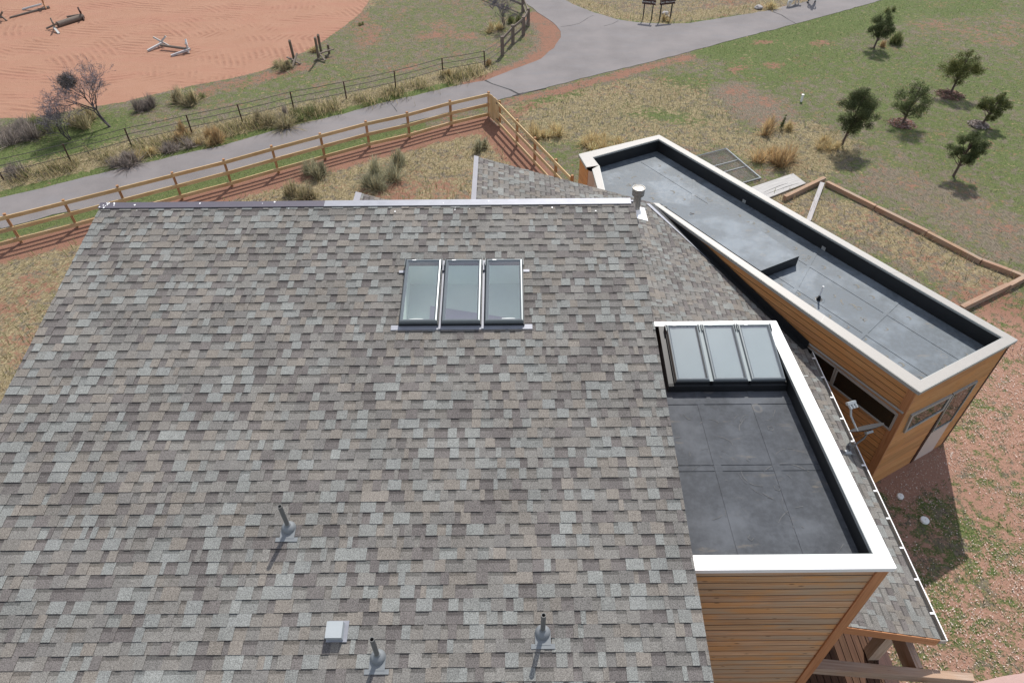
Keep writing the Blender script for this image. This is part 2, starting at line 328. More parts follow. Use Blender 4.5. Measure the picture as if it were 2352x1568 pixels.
# ================================================================ SETTING: ground and road
farE = [(-420, 545), (0, 456), (168, 414), (337, 373), (505, 336), (673, 289), (791, 262), (868, 240), (1027, 202), (1114, 185), (1178, 161), (1245, 135), (1272, 111), (1287, 87), (1289, 72), (1279, 60), (1259, 44), (1235, 29), (1203, 3), (1165, -35), (1120, -75)]
island = [(1215, -75), (1262, -25), (1296, 0), (1316, 10), (1363, 29), (1413, 44), (1464, 52), (1531, 56), (1582, 54), (1645, 44), (1712, 34), (1770, 23.5), (1803, 15), (1864, 2), (1960, -28), (2080, -70)]
nearE = [(2260, -70), (2140, -35), (2029, 0), (1941, 25), (1847, 50), (1763, 72), (1662, 98), (1582, 120), (1430, 158), (1336, 180), (1262, 200), (1191, 218), (1156, 227), (1110, 240), (1038, 257), (949, 279), (878, 302), (818, 318), (697, 350), (600, 377), (475, 407), (414, 423), (290, 456), (121, 494), (0, 526), (-420, 625)]
def jit(pts, a):
    out = []
    for (x0, y0), (x1, y1) in zip(pts[:-1], pts[1:]):
        k = max(1, int(math.hypot(x1-x0, y1-y0)/.45))
        for i in range(k): f = i/k; out.append((x0+(x1-x0)*f+rnd.uniform(-a, a), y0+(y1-y0)*f+rnd.uniform(-a, a)))
    return out + [pts[-1]]
gf, gi, gn = G2(farE), G2(island), G2(nearE)
roadpoly = jit(gf, .05) + jit(gi, .05) + jit(gn, .05)
road = MB(); pv = [Vector((*q, 0)) for q in roadpoly]
for tr in tessellate_polygon([pv]):
    t3 = [pv[k] for k in tr]
    if (t3[1]-t3[0]).cross(t3[2]-t3[0]).z < 0: t3 = t3[::-1]
    road.face([(q.x, q.y, .012) for q in t3])
for i in range(len(pv)):
    a, b = pv[i], pv[(i+1) % len(pv)]; road.face([(a.x, a.y, -.05), (b.x, b.y, -.05), (b.x, b.y, .012), (a.x, a.y, .012)])
ro = road.build('road', M['road']); ro['kind'] = 'structure'
def strip(pts, wd, z, j=.05):
    q = jit([tuple(P(*p)[:2]) for p in pts], j); mb = MB()
    for i in range(len(q)-1):
        a, b = Vector((*q[i], 0)), Vector((*q[i+1], 0)); d = (b-a).normalized(); s_ = Vector((-d.y, d.x, 0)); k0 = wd*rnd.uniform(.6, 1.3)/2; k1 = wd*rnd.uniform(.6, 1.3)/2
        mb.face([(*(a-s_*k0)[:2], z), (*(b-s_*k1)[:2], z), (*(b+s_*k1)[:2], z), (*(a+s_*k0)[:2], z)])
    return mb
z2 = lambda x, y: (791+x*.3365, y*.3365)
z3 = lambda x, y: (1561+x*.3365, y*.3365)
z1 = lambda x, y: (x*.3365, y*.3365)
for pts, wd in (([z2(962, 550), z2(1010, 572), z2(1080, 598), z2(1130, 615), z2(1195, 648)], .09), ([z3(610, 70), z3(690, 105), z3(740, 135), z3(795, 165)], .06),
                ([z2(1475, 187), z2(1540, 178), z2(1600, 165), z2(1700, 108)], .035), ([z2(1770, 182), z2(1830, 165), z2(1870, 145)], .04), ([z2(310, 710), z2(360, 765)], .03), ([z2(1150, 655), z2(1290, 622), z2(1380, 603)], .07)):
    strip(pts, wd, .017).build('crack', M['crack'], ro)
arena = [(-600, 330), (0, 272), (77, 271), (158, 254), (286, 235), (363, 215), (437, 198), (525, 182), (606, 161), (646, 145), (717, 111), (791, 62), (828, 30), (845, 7), (852, -25), (840, -90), (-600, -90)]
ga = G2(arena)
def axis_lines(lo, hi, st, far): return np.unique(np.concatenate([-np.geomspace(-lo, far, 10)[::-1] if lo < 0 else np.array([lo-far, lo-far/8, lo-far/40, lo-8]), np.arange(lo, hi+.01, st), hi + np.geomspace(2, far, 9)]))
gx = axis_lines(-38, 38, .3, 1500.); gy = np.unique(np.concatenate([[-1500, -300, -60, -20, -6], np.arange(0, 58.1, .3), 58 + np.geomspace(2, 1500, 9)]))
X, Y = np.meshgrid(gx, gy); nx, ny = len(gx), len(gy)
cg = np.full(X.shape, .47); cs = np.full(X.shape, .22); cb = np.full(X.shape, .3); caA = np.zeros(X.shape)
def blob(arr, pts, rad, val, soft=.6):          # move a cover weight towards val near a polyline of survey points
    d = segdist(X, Y, G2(pts if len(pts) > 1 else pts*2)); f = np.clip((rad - d)/(soft*rad)+.0, 0, 1); f = f*f*(3-2*f); arr += (val-arr)*f
YARD = [(-300, 640), (0, 566), (184, 530), (530, 430), (640, 398), (848, 340), (1037, 291), (1126, 272), (1150, 292), (1190, 336), (1230, 380), (1300, 440), (1330, 560), (0, 1700), (-500, 1300)]
yd = inpoly(X, Y, G2(YARD)); cg[yd] = .24; cs[yd] = .62; cb[yd] = .26
rightside = [(1150, 300), (1500, 190), (2352, -30), (2700, 300), (2700, 560), (2337, 620), (1900, 420), (1500, 310), (1330, 400)]
rsd = inpoly(X, Y, G2(rightside)); cg[rsd] = .52; cs[rsd] = .2; cb[rsd] = .24
# along the metal fence: tall straw, green verge
blob(cs, [(-50, 420), (164, 380), (303, 345), (441, 315), (557, 290), (675, 262), (796, 240), (909, 213), (1017, 183), (1090, 165)], 1.5, .72); blob(cb, [(0, 400), (441, 310), (909, 205), (1114, 155)], 2.2, .08)
blob(cg, [(0, 450), (168, 408), (337, 367), (505, 330), (673, 283), (791, 256), (868, 234), (1027, 196)], .55, .95); blob(cs, [(0, 450), (168, 408), (337, 367), (505, 330), (673, 283), (791, 256), (868, 234), (1027, 196)], .4, .1)
blob(cg, [(0, 535), (121, 503), (290, 465), (414, 432), (530, 402), (697, 362), (818, 330), (878, 315), (949, 292)], .8, .95); blob(cs, [(0, 535), (290, 465), (530, 402), (878, 315)], .8, .12); blob(cb, [(0, 535), (290, 465), (530, 402), (878, 315)], .8, .1)
blob(cg, [(200, 300), (120, 350), (40, 360)], 2.6, .75); blob(cb, [(200, 300), (120, 350), (40, 360)], 2.5, .1)
# red soil along the new fence, and the yard
for a_ in ([(0, 580), (184, 535), (290, 500), (400, 475), (533, 438), (640, 408), (739, 380), (848, 350), (941, 326), (1037, 300), (1110, 285), (1150, 305), (1190, 350), (1240, 400)],):
    blob(cb, a_, 1.0, .97); blob(cs, a_, .8, .1); blob(cg, a_, .9, .02)
blob(cb, [(40, 800), (20, 730), (70, 640)], 1.3, .46, 1.); blob(cb, [(600, 300+150)], .1, .4)
blob(cb, [(900, 440), (990, 445)], 1.6, .5); blob(cb, [(860, 450)], .7, .5)
# red rim inside the road bend and along the near side of the road
blob(cb, [(1090, 195), (1160, 170), (1225, 145), (1258, 118), (1270, 90), (1268, 72), (1250, 52), (1230, 38)], 1.1, .7, .7); blob(cg, [(1160, 172), (1225, 145), (1262, 110), (1264, 75), (1235, 45)], 1.0, .05)
blob(cb, [(1150, 240), (1200, 226), (1300, 205), (1430, 170), (1582, 130)], .6, .6, .9); blob(cb, [(1145, 275), (1190, 255), (1260, 238)], .9, .46, 1.)
blob(cg, [(1170, 262), (1240, 235), (1330, 215)], .6, .8)
blob(cg, [(1662, 112), (1800, 85), (1941, 45), (2060, 15)], 2.4, .85); blob(cb, [(1662, 112), (1800, 85), (1941, 45), (2060, 15)], 2.0, .14)
blob(cg, [(1750, 160), (1900, 130), (1980, 160)], 2.5, .72)
for q in ((1760, 150), (1690, 160), (1870, 100), (1735, 100)): blob(cb, [q, (q[0]+26, q[1]-3)], .7, .58, 1.)
blob(cs, [(1280, 270), (1400, 230), (1500, 215), (1600, 235)], 2.6, .62); blob(cs, [(1200, 260), (1250, 300), (1330, 290), (1450, 290), (1560, 320), (1640, 300), (1620, 250)], 1.9, .56); blob(cb, [(1300, 270), (1500, 240)], 2.0, .08)
blob(cg, [(1560, 190), (1640, 200)], 1.6, .7); blob(cg, [(1450, 250), (1600, 275)], 1.0, .75); blob(cs, [(1730, 340), (1850, 300), (1920, 330), (1850, 380)], 1.6, .6)
blob(cb, [(1690, 215), (1740, 235), (1760, 265)], 2.2, .42, .9); blob(cg, [(1690, 215), (1750, 260)], 1.8, .22); blob(cs, [(1690, 215), (1750, 260)], 1.8, .12)
blob(cg, [(2000, 170), (2150, 150), (2300, 200)], 3.5, .62); blob(cb, [(2150, 60), (2300, 90), (2352, 60)], 2.8, .40, .9); blob(cg, [(2000, 30), (2250, 10)], 2.2, .7)
blob(cg, [(2050, 250), (2200, 330), (2320, 380), (2300, 300)], 2.5, .6); blob(cb, [(2050, 410), (2150, 460), (2300, 520)], 2.8, .34, .9); blob(cg, [(2050, 420), (2200, 480), (2330, 560)], 2.0, .35)
blob(cs, [(1830, 470), (1950, 500), (2080, 560), (2200, 620), (2280, 650)], 1.5, .55); blob(cg, [(1830, 470), (1950, 500), (2080, 560), (2250, 640)], 1.6, .38); blob(cb, [(2100, 590), (2230, 660)], .9, .4)
# red chips ground to the right of the house
RB = [(2250, 690), (2352, 660), (2700, 700), (2900, 1700), (1900, 1800), (1700, 1300), (2000, 1100)]
rb_ = inpoly(X, Y, G2(RB)); cb[rb_] = .52; cg[rb_] = .66; cs[rb_] = .05
blob(cb, [(2300, 700), (2330, 800), (2310, 1000)], 1.6, .6, .9); blob(cs, [(2300, 690), (2352, 740), (2330, 800)], 1.2, .45, 1.); blob(cg, [(2120, 1250), (2170, 1200), (2150, 1300)], .8, .62); blob(cb, [(2120, 1250), (2170, 1200), (2150, 1300)], .7, .4); blob(cg, [(2200, 1500), (2180, 1560)], .6, .66); blob(cb, [(2060, 1110), (2160, 1060)], .5, .95); blob(cg, [(2060, 1110), (2160, 1060)], .5, .1)
# paddock between the arena and the metal fence
blob(cg, [(850, 60), (950, 40), (1050, 50)], 3.5, .5); blob(cb, [(980, 80), (1070, 85), (1020, 65)], 1.2, .5, 1.); blob(cb, [(900, 150), (1000, 160)], .9, .48, 1.); blob(cb, [(850, 100), (835, 40)], 1.5, .5, 1.); blob(cs, [(830, 20), (860, 0)], .8, .5)
blob(cg, [(560, 215), (660, 190), (760, 170)], 2.0, .55); blob(cb, [(460, 215), (600, 180), (690, 155)], .7, .55)
# island beyond the road
isl = inpoly(X, Y, gi + [tuple(P(1700, -140)[:2])]); cs[isl] = .48; cg[isl] = .28; cb[isl] = .28
blob(cb, [(1640, 8), (1740, -5)], 1.4, .45, 1.); blob(cs, [(1330, 5), (1420, 35), (1500, 45), (1640, 30), (1760, 15)], .9, .75); blob(cg, [(1320, 14), (1400, 42), (1464, 50), (1580, 52), (1700, 36)], .35, .9)
ina = inpoly(X, Y, ga); dA = segdist(X, Y, ga); caA = np.clip(.5 + np.where(ina, 1, -1)*dA/.9, 0, 1)
V = np.stack([X.ravel(), Y.ravel(), (.02*np.sin(X*1.1)*np.sin(Y*.9+1)).ravel()], 1)
onroad = np.minimum(np.minimum(segdist(X, Y, gf), segdist(X, Y, gn)), segdist(X, Y, gi)); inr = inpoly(X, Y, roadpoly)
V[:, 2] = np.where((inr | (onroad < 1.0)).ravel(), -.005, V[:, 2])
idx = np.arange(nx*ny).reshape(ny, nx); Fq = np.stack([idx[:-1, :-1], idx[:-1, 1:], idx[1:, 1:], idx[1:, :-1]], -1).reshape(-1, 4)
gob = npmesh('ground', V, Fq, np.ones((len(Fq), 3)), M['ground']); gob['kind'] = 'structure'
ct_ = np.zeros(X.shape); blob(ct_, [(2350, 900), (2300, 1250), (2250, 1600), (2500, 1300)], 4.2, 1.0, .4); tn = gob.data.attributes.new('tone', 'FLOAT', 'POINT'); tn.data.foreach_set('value', ct_.ravel().astype(np.float32))
ca = gob.data.attributes.new('cov', 'FLOAT_COLOR', 'POINT'); ca.data.foreach_set('color', np.stack([cg.ravel(), cs.ravel(), cb.ravel(), caA.ravel()], 1).astype(np.float32).ravel())
def cover(x, y):
    i = np.clip(np.searchsorted(gx, x)-1, 0, nx-2); j = np.clip(np.searchsorted(gy, y)-1, 0, ny-2); return cg[j, i], cs[j, i], cb[j, i], caA[j, i]
HOUSE = [(-6.9, -1), (-6.9, 9.9), (-.9, 9.9), (-.9, 16.9), (4.2, 16.9), (2.4, 19.3), (2.3, 19.8), (4.9, 21), (11.2, 11), (8.5, 9.4), (7.2, 9), (7.2, 4.8), (7.6, 3), (7.6, -1)]
def scatter(n, keepf, x0=-36, x1=36, y0=3, y1=50):
    x = rng.uniform(x0, x1, n); y = rng.uniform(y0, y1, n); k = ~inpoly(x, y, roadpoly) & ~inpoly(x, y, HOUSE)
    g_, s_, b_, a_ = cover(x, y); k &= (a_ < .5) & (rng.random(n) < keepf(g_, s_, b_)); return x[k], y[k]
def blades(name, x, y, hmin, hmax, wd, lean, cols, m, flow=None):
    n = len(x); h = rng.uniform(hmin, hmax, n); th = rng.uniform(0, 2*math.pi, n) if flow is None else flow + rng.normal(0, .7, n); le = rng.uniform(.2, 1, n)*lean
    tip = np.stack([x + np.cos(th)*h*le, y + np.sin(th)*h*le, h*np.sqrt(np.maximum(.05, 1-le*le))], 1)
    ph = th + math.pi/2 + rng.uniform(-.9, .9, n); wv = np.stack([np.cos(ph), np.sin(ph), np.zeros(n)], 1)*(wd*rng.uniform(.6, 1.3, n))[:, None]
    b = np.stack([x, y, np.zeros(n)], 1); mid = b*.5 + tip*.5; mid[:, 2] += h*.13
    V = np.concatenate([b-wv, b+wv, mid+wv*.7, tip, mid-wv*.7]); i = np.arange(n)
    F3 = np.concatenate([np.stack([i, i+n, i+2*n, i+4*n], 1)]); F4 = np.stack([i+4*n, i+2*n, i+3*n, i+3*n], 1)
    cols = np.array(cols); c = cols[rng.integers(0, len(cols), n)]*rng.uniform(.75, 1.25, (n, 1))
    T = np.concatenate([np.stack([i, i+n, i+2*n], 1), np.stack([i, i+2*n, i+4*n], 1), np.stack([i+4*n, i+2*n, i+3*n], 1)])
    o = npmesh(name, V, T, np.concatenate([c, c, c]), m); o['kind'] = 'stuff'; return o
x, y = scatter(330000, lambda g, s, b: np.clip(g*1.1-.25, 0, 1)*np.clip(1.15-b, 0, 1))
o = blades('green_grass', x, y, .03, .085, .010, .9, [(.08, .125, .035), (.11, .15, .048), (.15, .175, .07), (.1, .12, .05), (.25, .23, .145), (.2, .18, .12)], M['blade']); o['label'] = 'short spring grass greening across the paddock and yard'
x, y = scatter(210000, lambda g, s, b: np.clip(s*1.5-.35, 0, 1)*np.clip(1.2-b, 0, 1))
o = blades('dry_grass', x, y, .1, .34, .011, .97, [(.36, .29, .165), (.43, .36, .225), (.29, .235, .135), (.3, .25, .16), (.2, .22, .09), (.16, .19, .07)], M['blade'], np.sin(x*.5)*1.6 + np.cos(y*.7)*1.4 - 2); o['label'] = 'flattened straw coloured grass between the bushes and along the fence'
ROADSIDE = [(-50, 425), (164, 382), (303, 350), (441, 320), (557, 295), (675, 267), (796, 245), (909, 217), (1017, 187), (1100, 165)]
pts = []
for a, b in zip(ROADSIDE[:-1], ROADSIDE[1:]):
    A_, B_ = P(*a), P(*b)
    for i in range(int((B_-A_).length*260)): f = rnd.random(); q = A_.lerp(B_, f); pts.append((q.x+rnd.gauss(0, .42), q.y+rnd.gauss(0, .42)))
pts = np.array(pts)
cl = np.sin(pts[:, 0]*1.9)+np.sin(pts[:, 0]*3.1+pts[:, 1]*2.3) > -.8 + rng.random(len(pts)); pts = pts[cl]
o = blades('roadside_grass', pts[:, 0], pts[:, 1], .2, .55, .012, .85, [(.4, .33, .18), (.47, .39, .23), (.3, .25, .13), (.2, .19, .09), (.15, .14, .1), (.1, .12, .04)], M['blade'], np.full(len(pts), -1.9)); o['label'] = 'tall dry grass leaning over the road verge under the metal fence'
# wood chips on the red soil by the house
x = rng.uniform(6.5, 19, 60000); y = rng.uniform(3.5, 15, 60000); k = inpoly(x, y, G2(RB)) & ~inpoly(x, y, HOUSE) & (rng.random(60000) < .5+.5*np.sin(x*2.1)*np.sin(y*1.7+x)); x, y = x[k], y[k]
n = len(x); th = rng.uniform(0, 6.28, n); L_ = rng.uniform(.006, .02, n); W_ = rng.uniform(.004, .009, n); d1 = np.stack([np.cos(th)*L_, np.sin(th)*L_, rng.normal(0, .002, n)], 1); d2 = np.stack([-np.sin(th)*W_, np.cos(th)*W_, rng.normal(0, .002, n)], 1); c0 = np.stack([x, y, np.full(n, .022)], 1)
cc = np.array([(.5, .38, .31), (.42, .28, .22), (.62, .54, .48), (.38, .25, .19), (.34, .27, .22)])[rng.integers(0, 5, n)]
i = np.arange(n); o = npmesh('wood_chips', np.concatenate([c0-d1-d2, c0+d1-d2, c0+d1+d2, c0-d1+d2]), np.stack([i, i+n, i+2*n, i+3*n], 1), cc, M['chip']); tag(o, 'pale wood chips strewn over the red soil beside the house', kind='stuff')
#@@HOUSE
# ================================================================ HOUSE
house = thing('house', (-2, 6, 0), 'large cedar sided house with grey shingle roofs, white edged flat roofs and skylights', 'house')
ang = math.radians(10.25)
def lin(s): return tuple(((c/255+.055)/1.055)**2.4 if c/255 > .04 else c/255/12.92 for c in s)
SH = .78
PAL = dict(light=[(150, 153, 149), (145, 148, 145), (140, 142, 138)], mid=[(136, 133, 127), (129, 126, 121), (132, 127, 120), (123, 120, 116), (140, 137, 131)],
           tan=[(143, 135, 125), (138, 130, 120), (135, 128, 119)], dark=[(112, 105, 102), (105, 98, 96), (111, 105, 102), (117, 110, 107)])
def pick(wts):
    k = rnd.choices(list(PAL), wts)[0]; c = lin(rnd.choice(PAL[k])); s = SH*rnd.uniform(.95, 1.05); m_ = (.208, .202, .194); return tuple((x*.68+y*.32)*s for x, y in zip(c, m_))
def shingles(name, O, U, V, ulen, vlen, keep, parent, expo=.1435, tabw=(.09, .21), hole=None):
    O, U, V = np.array(O, float), np.array(U, float), np.array(V, float); Nn = np.cross(U, V); vs = []; fs = []; cs_ = []
    def q(pts, c):
        i = len(vs); vs.extend(O + U*a + V*b + Nn*h for a, b, h in pts); fs.append((i, i+1, i+2, i+3)); cs_.append(c)
    nc = int(math.ceil(vlen/expo))
    for k in range(nc):
        v0 = k*expo + rnd.uniform(-.002, .002); v1 = min((k+1)*expo, vlen) + .004; u = -rnd.uniform(0, .2); tab = rnd.random() < .5; ph = rnd.uniform(0, 6); last = None
        while u < ulen:
            wd = rnd.uniform(*tabw) if rnd.random() < .8 else rnd.uniform(.05, .09)
            a, b = max(u, 0), min(u+wd, ulen); u += wd
            if hole and hole[2] < (v0+v1)/2 < hole[3]:
                if a < hole[0] < b: b = hole[0]
                elif a < hole[1] < b: a = hole[1]
                elif a >= hole[0] and b <= hole[1]: continue
            if b-a < .01: continue
            if not keep(*(O + U*(a+b)/2 + V*(v0+v1)/2)): tab = not tab; continue
            c = pick((.33, .36, .23, .08)) if tab else pick((.08, .50, .13, .29))
            h = .013 if tab else .007; y0 = v0 + .004*math.sin(u*1.7+ph) + (rnd.uniform(-.002, .003)); ht = .0015
            if tab: q([(a, y0, h), (b, y0, h), (b, v1, ht+.004), (a, v1, ht+.004)], c)
            else:
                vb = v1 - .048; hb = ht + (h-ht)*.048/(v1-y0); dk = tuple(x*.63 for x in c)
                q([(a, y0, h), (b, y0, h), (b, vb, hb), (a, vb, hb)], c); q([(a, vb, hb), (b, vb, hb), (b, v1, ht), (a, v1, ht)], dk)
            bc = (.018, .017, .017)  # shadow line of each course, painted near-black on the butt faces
            q([(a, y0, -.004), (b, y0, -.004), (b, y0, h), (a, y0, h)], bc)
            if tab: q([(a, v1, ht), (a, y0, 0), (a, y0, h), (a, v1, ht+.004)], bc); q([(b, y0, 0), (b, v1, ht), (b, v1, ht+.004), (b, y0, h)], bc)
            if rnd.random() < .9: tab = not tab
    return npmesh(name, vs, fs, cs_, M['shingle'], parent)
ZR = lambda y: 7.05 + math.tan(ang)*(y-4)
YE, YT, XL, XR = .9, 9.97, -6.88, 2.07
RO = np.array([XL, YE, ZR(YE)]); RV = np.array([0, math.cos(ang), math.sin(ang)]); RU = np.array([1., 0, 0]); RN = np.cross(RU, RV)
RF = lambda u, v, h=0.: Vector(RO + RU*u + RV*v + RN*h)
def toR(x, y, h=0.):
    q = np.array(onpl(x, y, RO + RN*h, RN)) - RO; return q@RU, q@RV
s6 = lambda X_, Y_: ((1050+X_/3.92)*.7911, (650+Y_/3.92)*.7911)
units = []
for TL, TR, BL, BR in (((500, 400), (905, 400), (430, 1110), (868, 1110)), ((952, 400), (1368, 400), (912, 1108), (1352, 1108)), ((1414, 398), (1832, 395), (1402, 1105), (1843, 1105))):
    a, b, c, d = (toR(*s6(*q), .11) for q in (TL, TR, BL, BR)); units.append(((a[0]+c[0])/2, (b[0]+d[0])/2, (c[1]+d[1])/2, (a[1]+b[1])/2))
su0, su1 = units[0][0], units[-1][1]; sv0, sv1 = min(q[2] for q in units), max(q[3] for q in units)
HU0, HU1, HV0, HV1 = su0-.01, su1+.01, sv0-.02, sv1+.02
mr = shingles('main_roof', RO, RU, RV, XR-XL, (YT-YE)/math.cos(ang), lambda x, y, z: True, house, .1435, hole=(su0-.004, su1+.004, sv0-.03, sv1-.01))
VL = (YT-YE)/math.cos(ang); UL = XR-XL
dk = MB()
def rbox(mb, u0, u1, v0, v1, h0, h1, c=(1, 1, 1)): mb.box8([RF(u0, v0, h0), RF(u1, v0, h0), RF(u1, v1, h0), RF(u0, v1, h0), RF(u0, v0, h1), RF(u1, v0, h1), RF(u1, v1, h1), RF(u0, v1, h1)], c)
for a in ((.02, UL-.02, .02, HV0), (.02, UL-.02, HV1, VL-.03), (.02, HU0, HV0, HV1), (HU1, UL-.02, HV0, HV1)): rbox(dk, *a, -.2, -.003)
dk.build('roof_deck', M['trim'], mr)
fl = MB(); rbox(fl, -.015, UL*.42, VL-.125, VL+.012, .018, .026); rbox(fl, -.015, UL*.42, VL+.004, VL+.012, -.14, .022); o = fl.build('ridge_flashing', M['darkflash'], mr)
fl = MB(); rbox(fl, UL*.42+.001, UL-.06, VL-.125, VL+.012, .0185, .0265); rbox(fl, UL*.42, UL-.06, VL+.004, VL+.012, -.14, .022); rbox(fl, UL-.06, UL-.02, VL-.07, VL-.045, .01, .03); fl.build('ridge_flashing', M['galv'], mr)
sp = MB()
for k in range(26):
    u, v = (rnd.uniform(0, .25), VL-rnd.uniform(.0, .13)) if k < 12 else (rnd.uniform(.2, UL), VL-rnd.uniform(.01, .3)); r = rnd.uniform(.006, .018)
    sp.face([RF(u+r*math.cos(t_)*rnd.uniform(.7, 1.3), v+r*math.sin(t_)*rnd.uniform(.7, 1.4), .029) for t_ in (0, 1, 2, 3, 4.2, 5.2)])
sp.build('bird_droppings', M['white'], mr)['kind'] = 'stuff'
def skylight(fr, u0, u1, v0, v1, hb, ht, parent, label=None):
    b = .052; m1 = MB()
    def ring(a0, a1, b0, b1, c0, c1, d0, d1, ha, hb_):     # outer rect a/b at ha to inner rect c/d at hb_
        o_ = [fr(a0, b0, ha), fr(a1, b0, ha), fr(a1, b1, ha), fr(a0, b1, ha)]; i_ = [fr(c0, d0, hb_), fr(c1, d0, hb_), fr(c1, d1, hb_), fr(c0, d1, hb_)]
        for k in range(4): m1.face([o_[k], o_[(k+1) % 4], i_[(k+1) % 4], i_[k]])
    ring(u0, u1, v0, v1, u0, u1, v0, v1, hb, ht-.022)
    ring(u0, u1, v0, v1, u0+.012, u1-.012, v0+.012, v1-.012, ht-.022, ht)
    ring(u0+.012, u1-.012, v0+.012, v1-.012, u0+.03, u1-.03, v0+.03, v1-.03, ht, ht+.004)
    ring(u0+.03, u1-.03, v0+.03, v1-.03, u0+b, u1-b, v0+b, v1-b, ht+.004, ht-.018)
    f = m1.build('skylight', M['frame'], parent)
    sk = MB(); e = .012
    o_ = lambda h, e_: [fr(u0-e_, v0-e_, h), fr(u1+e_, v0-e_, h), fr(u1+e_, v1+e_, h), fr(u0-e_, v1+e_, h)]
    A_, B_ = o_(-.02, e), o_(hb+(ht-hb)*.45, e)
    for k in range(4): sk.face([A_[k], A_[(k+1) % 4], B_[(k+1) % 4], B_[k]])
    C_ = o_(hb+(ht-hb)*.45, 0.)
    for k in range(4): sk.face([B_[k], B_[(k+1) % 4], C_[(k+1) % 4], C_[k]])
    sk.build('curb', M['black'], f)
    pn = MB(); pn.face([fr(u0+b-.004, v0+b-.004, ht-.016), fr(u1-b+.004, v0+b-.004, ht-.016), fr(u1-b+.004, v1-b+.004, ht-.016), fr(u0+b-.004, v1-b+.004, ht-.016)]); pn.build('pane', M['glass'], f)
    tg = MB(); tg.face([fr(u0+.1, v1-.036, ht+.006), fr(u0+.16, v1-.036, ht+.006), fr(u0+.16, v1-.02, ht+.006), fr(u0+.1, v1-.02, ht+.006)]); tg.build('name_plate', M['white'], f)
    for uu in (u0-.012, u1+.004): hg = MB(); hg.box8([fr(uu, v1-.16, .02), fr(uu+.008, v1-.16, .02), fr(uu+.008, v1+.008, .02), fr(uu, v1+.008, .02), fr(uu, v1-.13, ht), fr(uu+.008, v1-.13, ht), fr(uu+.008, v1+.008, ht+.004), fr(uu, v1+.008, ht+.004)], (1, 1, 1)); hg.build('side_flashing', M['frame'], f)
    return f
for uu in units: skylight(RF, uu[0], uu[1], uu[2], uu[3], .0, .115, house)
fl = MB(); rbox(fl, su0-.125, su1+.125, sv0-.075, sv0+.01, .006, .02)
for uu in (su0-.105, su1+.005): rbox(fl, uu, uu+.1, sv1-.2, sv1-.15, .014, .021)
for i in (0, 1):
    g0, g1 = units[i][1]+.014, units[i+1][0]-.014; rbox(fl, g0, g1, sv0-.07, sv1-.16, .012, .032); rbox(fl, g0, g1, sv1-.19, sv1+.01, .012, .06)
fl.build('skylight_flashing', M['galv'], mr)
# room seen through the roof skylights
wl = MB(); D_ = .5
def wq(a, b, c, d): wl.face([RF(*a), RF(*b), RF(*c), RF(*d)])
zb = -D_; h0, h1, k0, k1 = HU0+.006, HU1-.006, HV0+.006, HV1-.006
wq((h0, k0, .004), (h1, k0, .004), (h1, k0, zb), (h0, k0, zb)); wq((h0, k1, .004), (h0, k1, zb), (h1, k1, zb), (h1, k1, .004))
wq((h0, k0, .004), (h0, k0, zb), (h0, k1, zb), (h0, k1, .004)); wq((h1, k0, .004), (h1, k1, .004), (h1, k1, zb), (h1, k0, zb)); wq((h0, k0, zb), (h1, k0, zb), (h1, k1, zb), (h0, k1, zb))
wl.build('light_well', M['well'], house)
lv = MB(); lv.face([RF(h0+.35, k0+.52, zb+.01), RF(h1-.02, k0+.24, zb+.01), RF(h1-.02, k0+.5, zb+.01), RF(h0+.35, k0+.8, zb+.01)]); lv.build('painted_strip', M['lav'], house)
for uu in (units[0][0]+.2, units[2][1]-.22):
    lm = MB(); lathe(lm, RF(uu, sv0+.2, zb+.3), [(0, -.1), (.08, -.1), (.085, 0), (.08, .1), (0, .13)], 16, axis=RU); lm.build('wall_lamp', M['white'], house, True)
# walls of the main block
wm = MB(); z0w = ZR(1.2)-.21
for (x0, x1, y0, y1) in ((-6.72, -6.5, 1.2, 9.8), (1.7, 1.92, 1.2, 9.8)): wm.box8([(x0, y0, 0), (x1, y0, 0), (x1, y1, 0), (x0, y1, 0), (x0, y0, ZR(y0)-.21), (x1, y0, ZR(y0)-.21), (x1, y1, ZR(y1)-.21), (x0, y1, ZR(y1)-.21)])
wm.box((-6.5, 9.58, 0), (1.7, 9.8, ZR(9.8)-.25)); wm.box((-6.5, 1.2, 0), (1.7, 1.42, ZR(1.2)-.24)); wm.build('wall', M['cedar2'], house)
# --- boards helper: horizontal siding on a planar quad (top edge a-b, bottom edge c-d)
def siding(name, a, b, c, d, bh, mtl, gap=.012, th=.018, parent=house, stripdark=True):
    a, b, c, d = map(Vector, (a, b, c, d)); n = max(1, int(round((a-c).length/bh))); mb = MB(); nn = (b-a).cross(c-a).normalized()
    for k in range(n):
        f0 = k/n + gap/bh/n*.5; f1 = (k+1)/n - gap/bh/n*.5; jx = rnd.uniform(-.002, .002)
        tl, tr_, bl, br = a.lerp(c, f0), b.lerp(d, f0), a.lerp(c, f1), b.lerp(d, f1); t_ = -nn*(th+jx)
        mb.box8([bl, br, br+t_, bl+t_, tl, tr_, tr_+t_*.8, tl+t_*.8], None, .13)
    o_ = mb.build(name, mtl, parent)
    bk = MB(); e_ = nn*.012; bk.face([a+e_, c+e_, d+e_, b+e_]); bk.build('backing', M['black'], o_); return o_
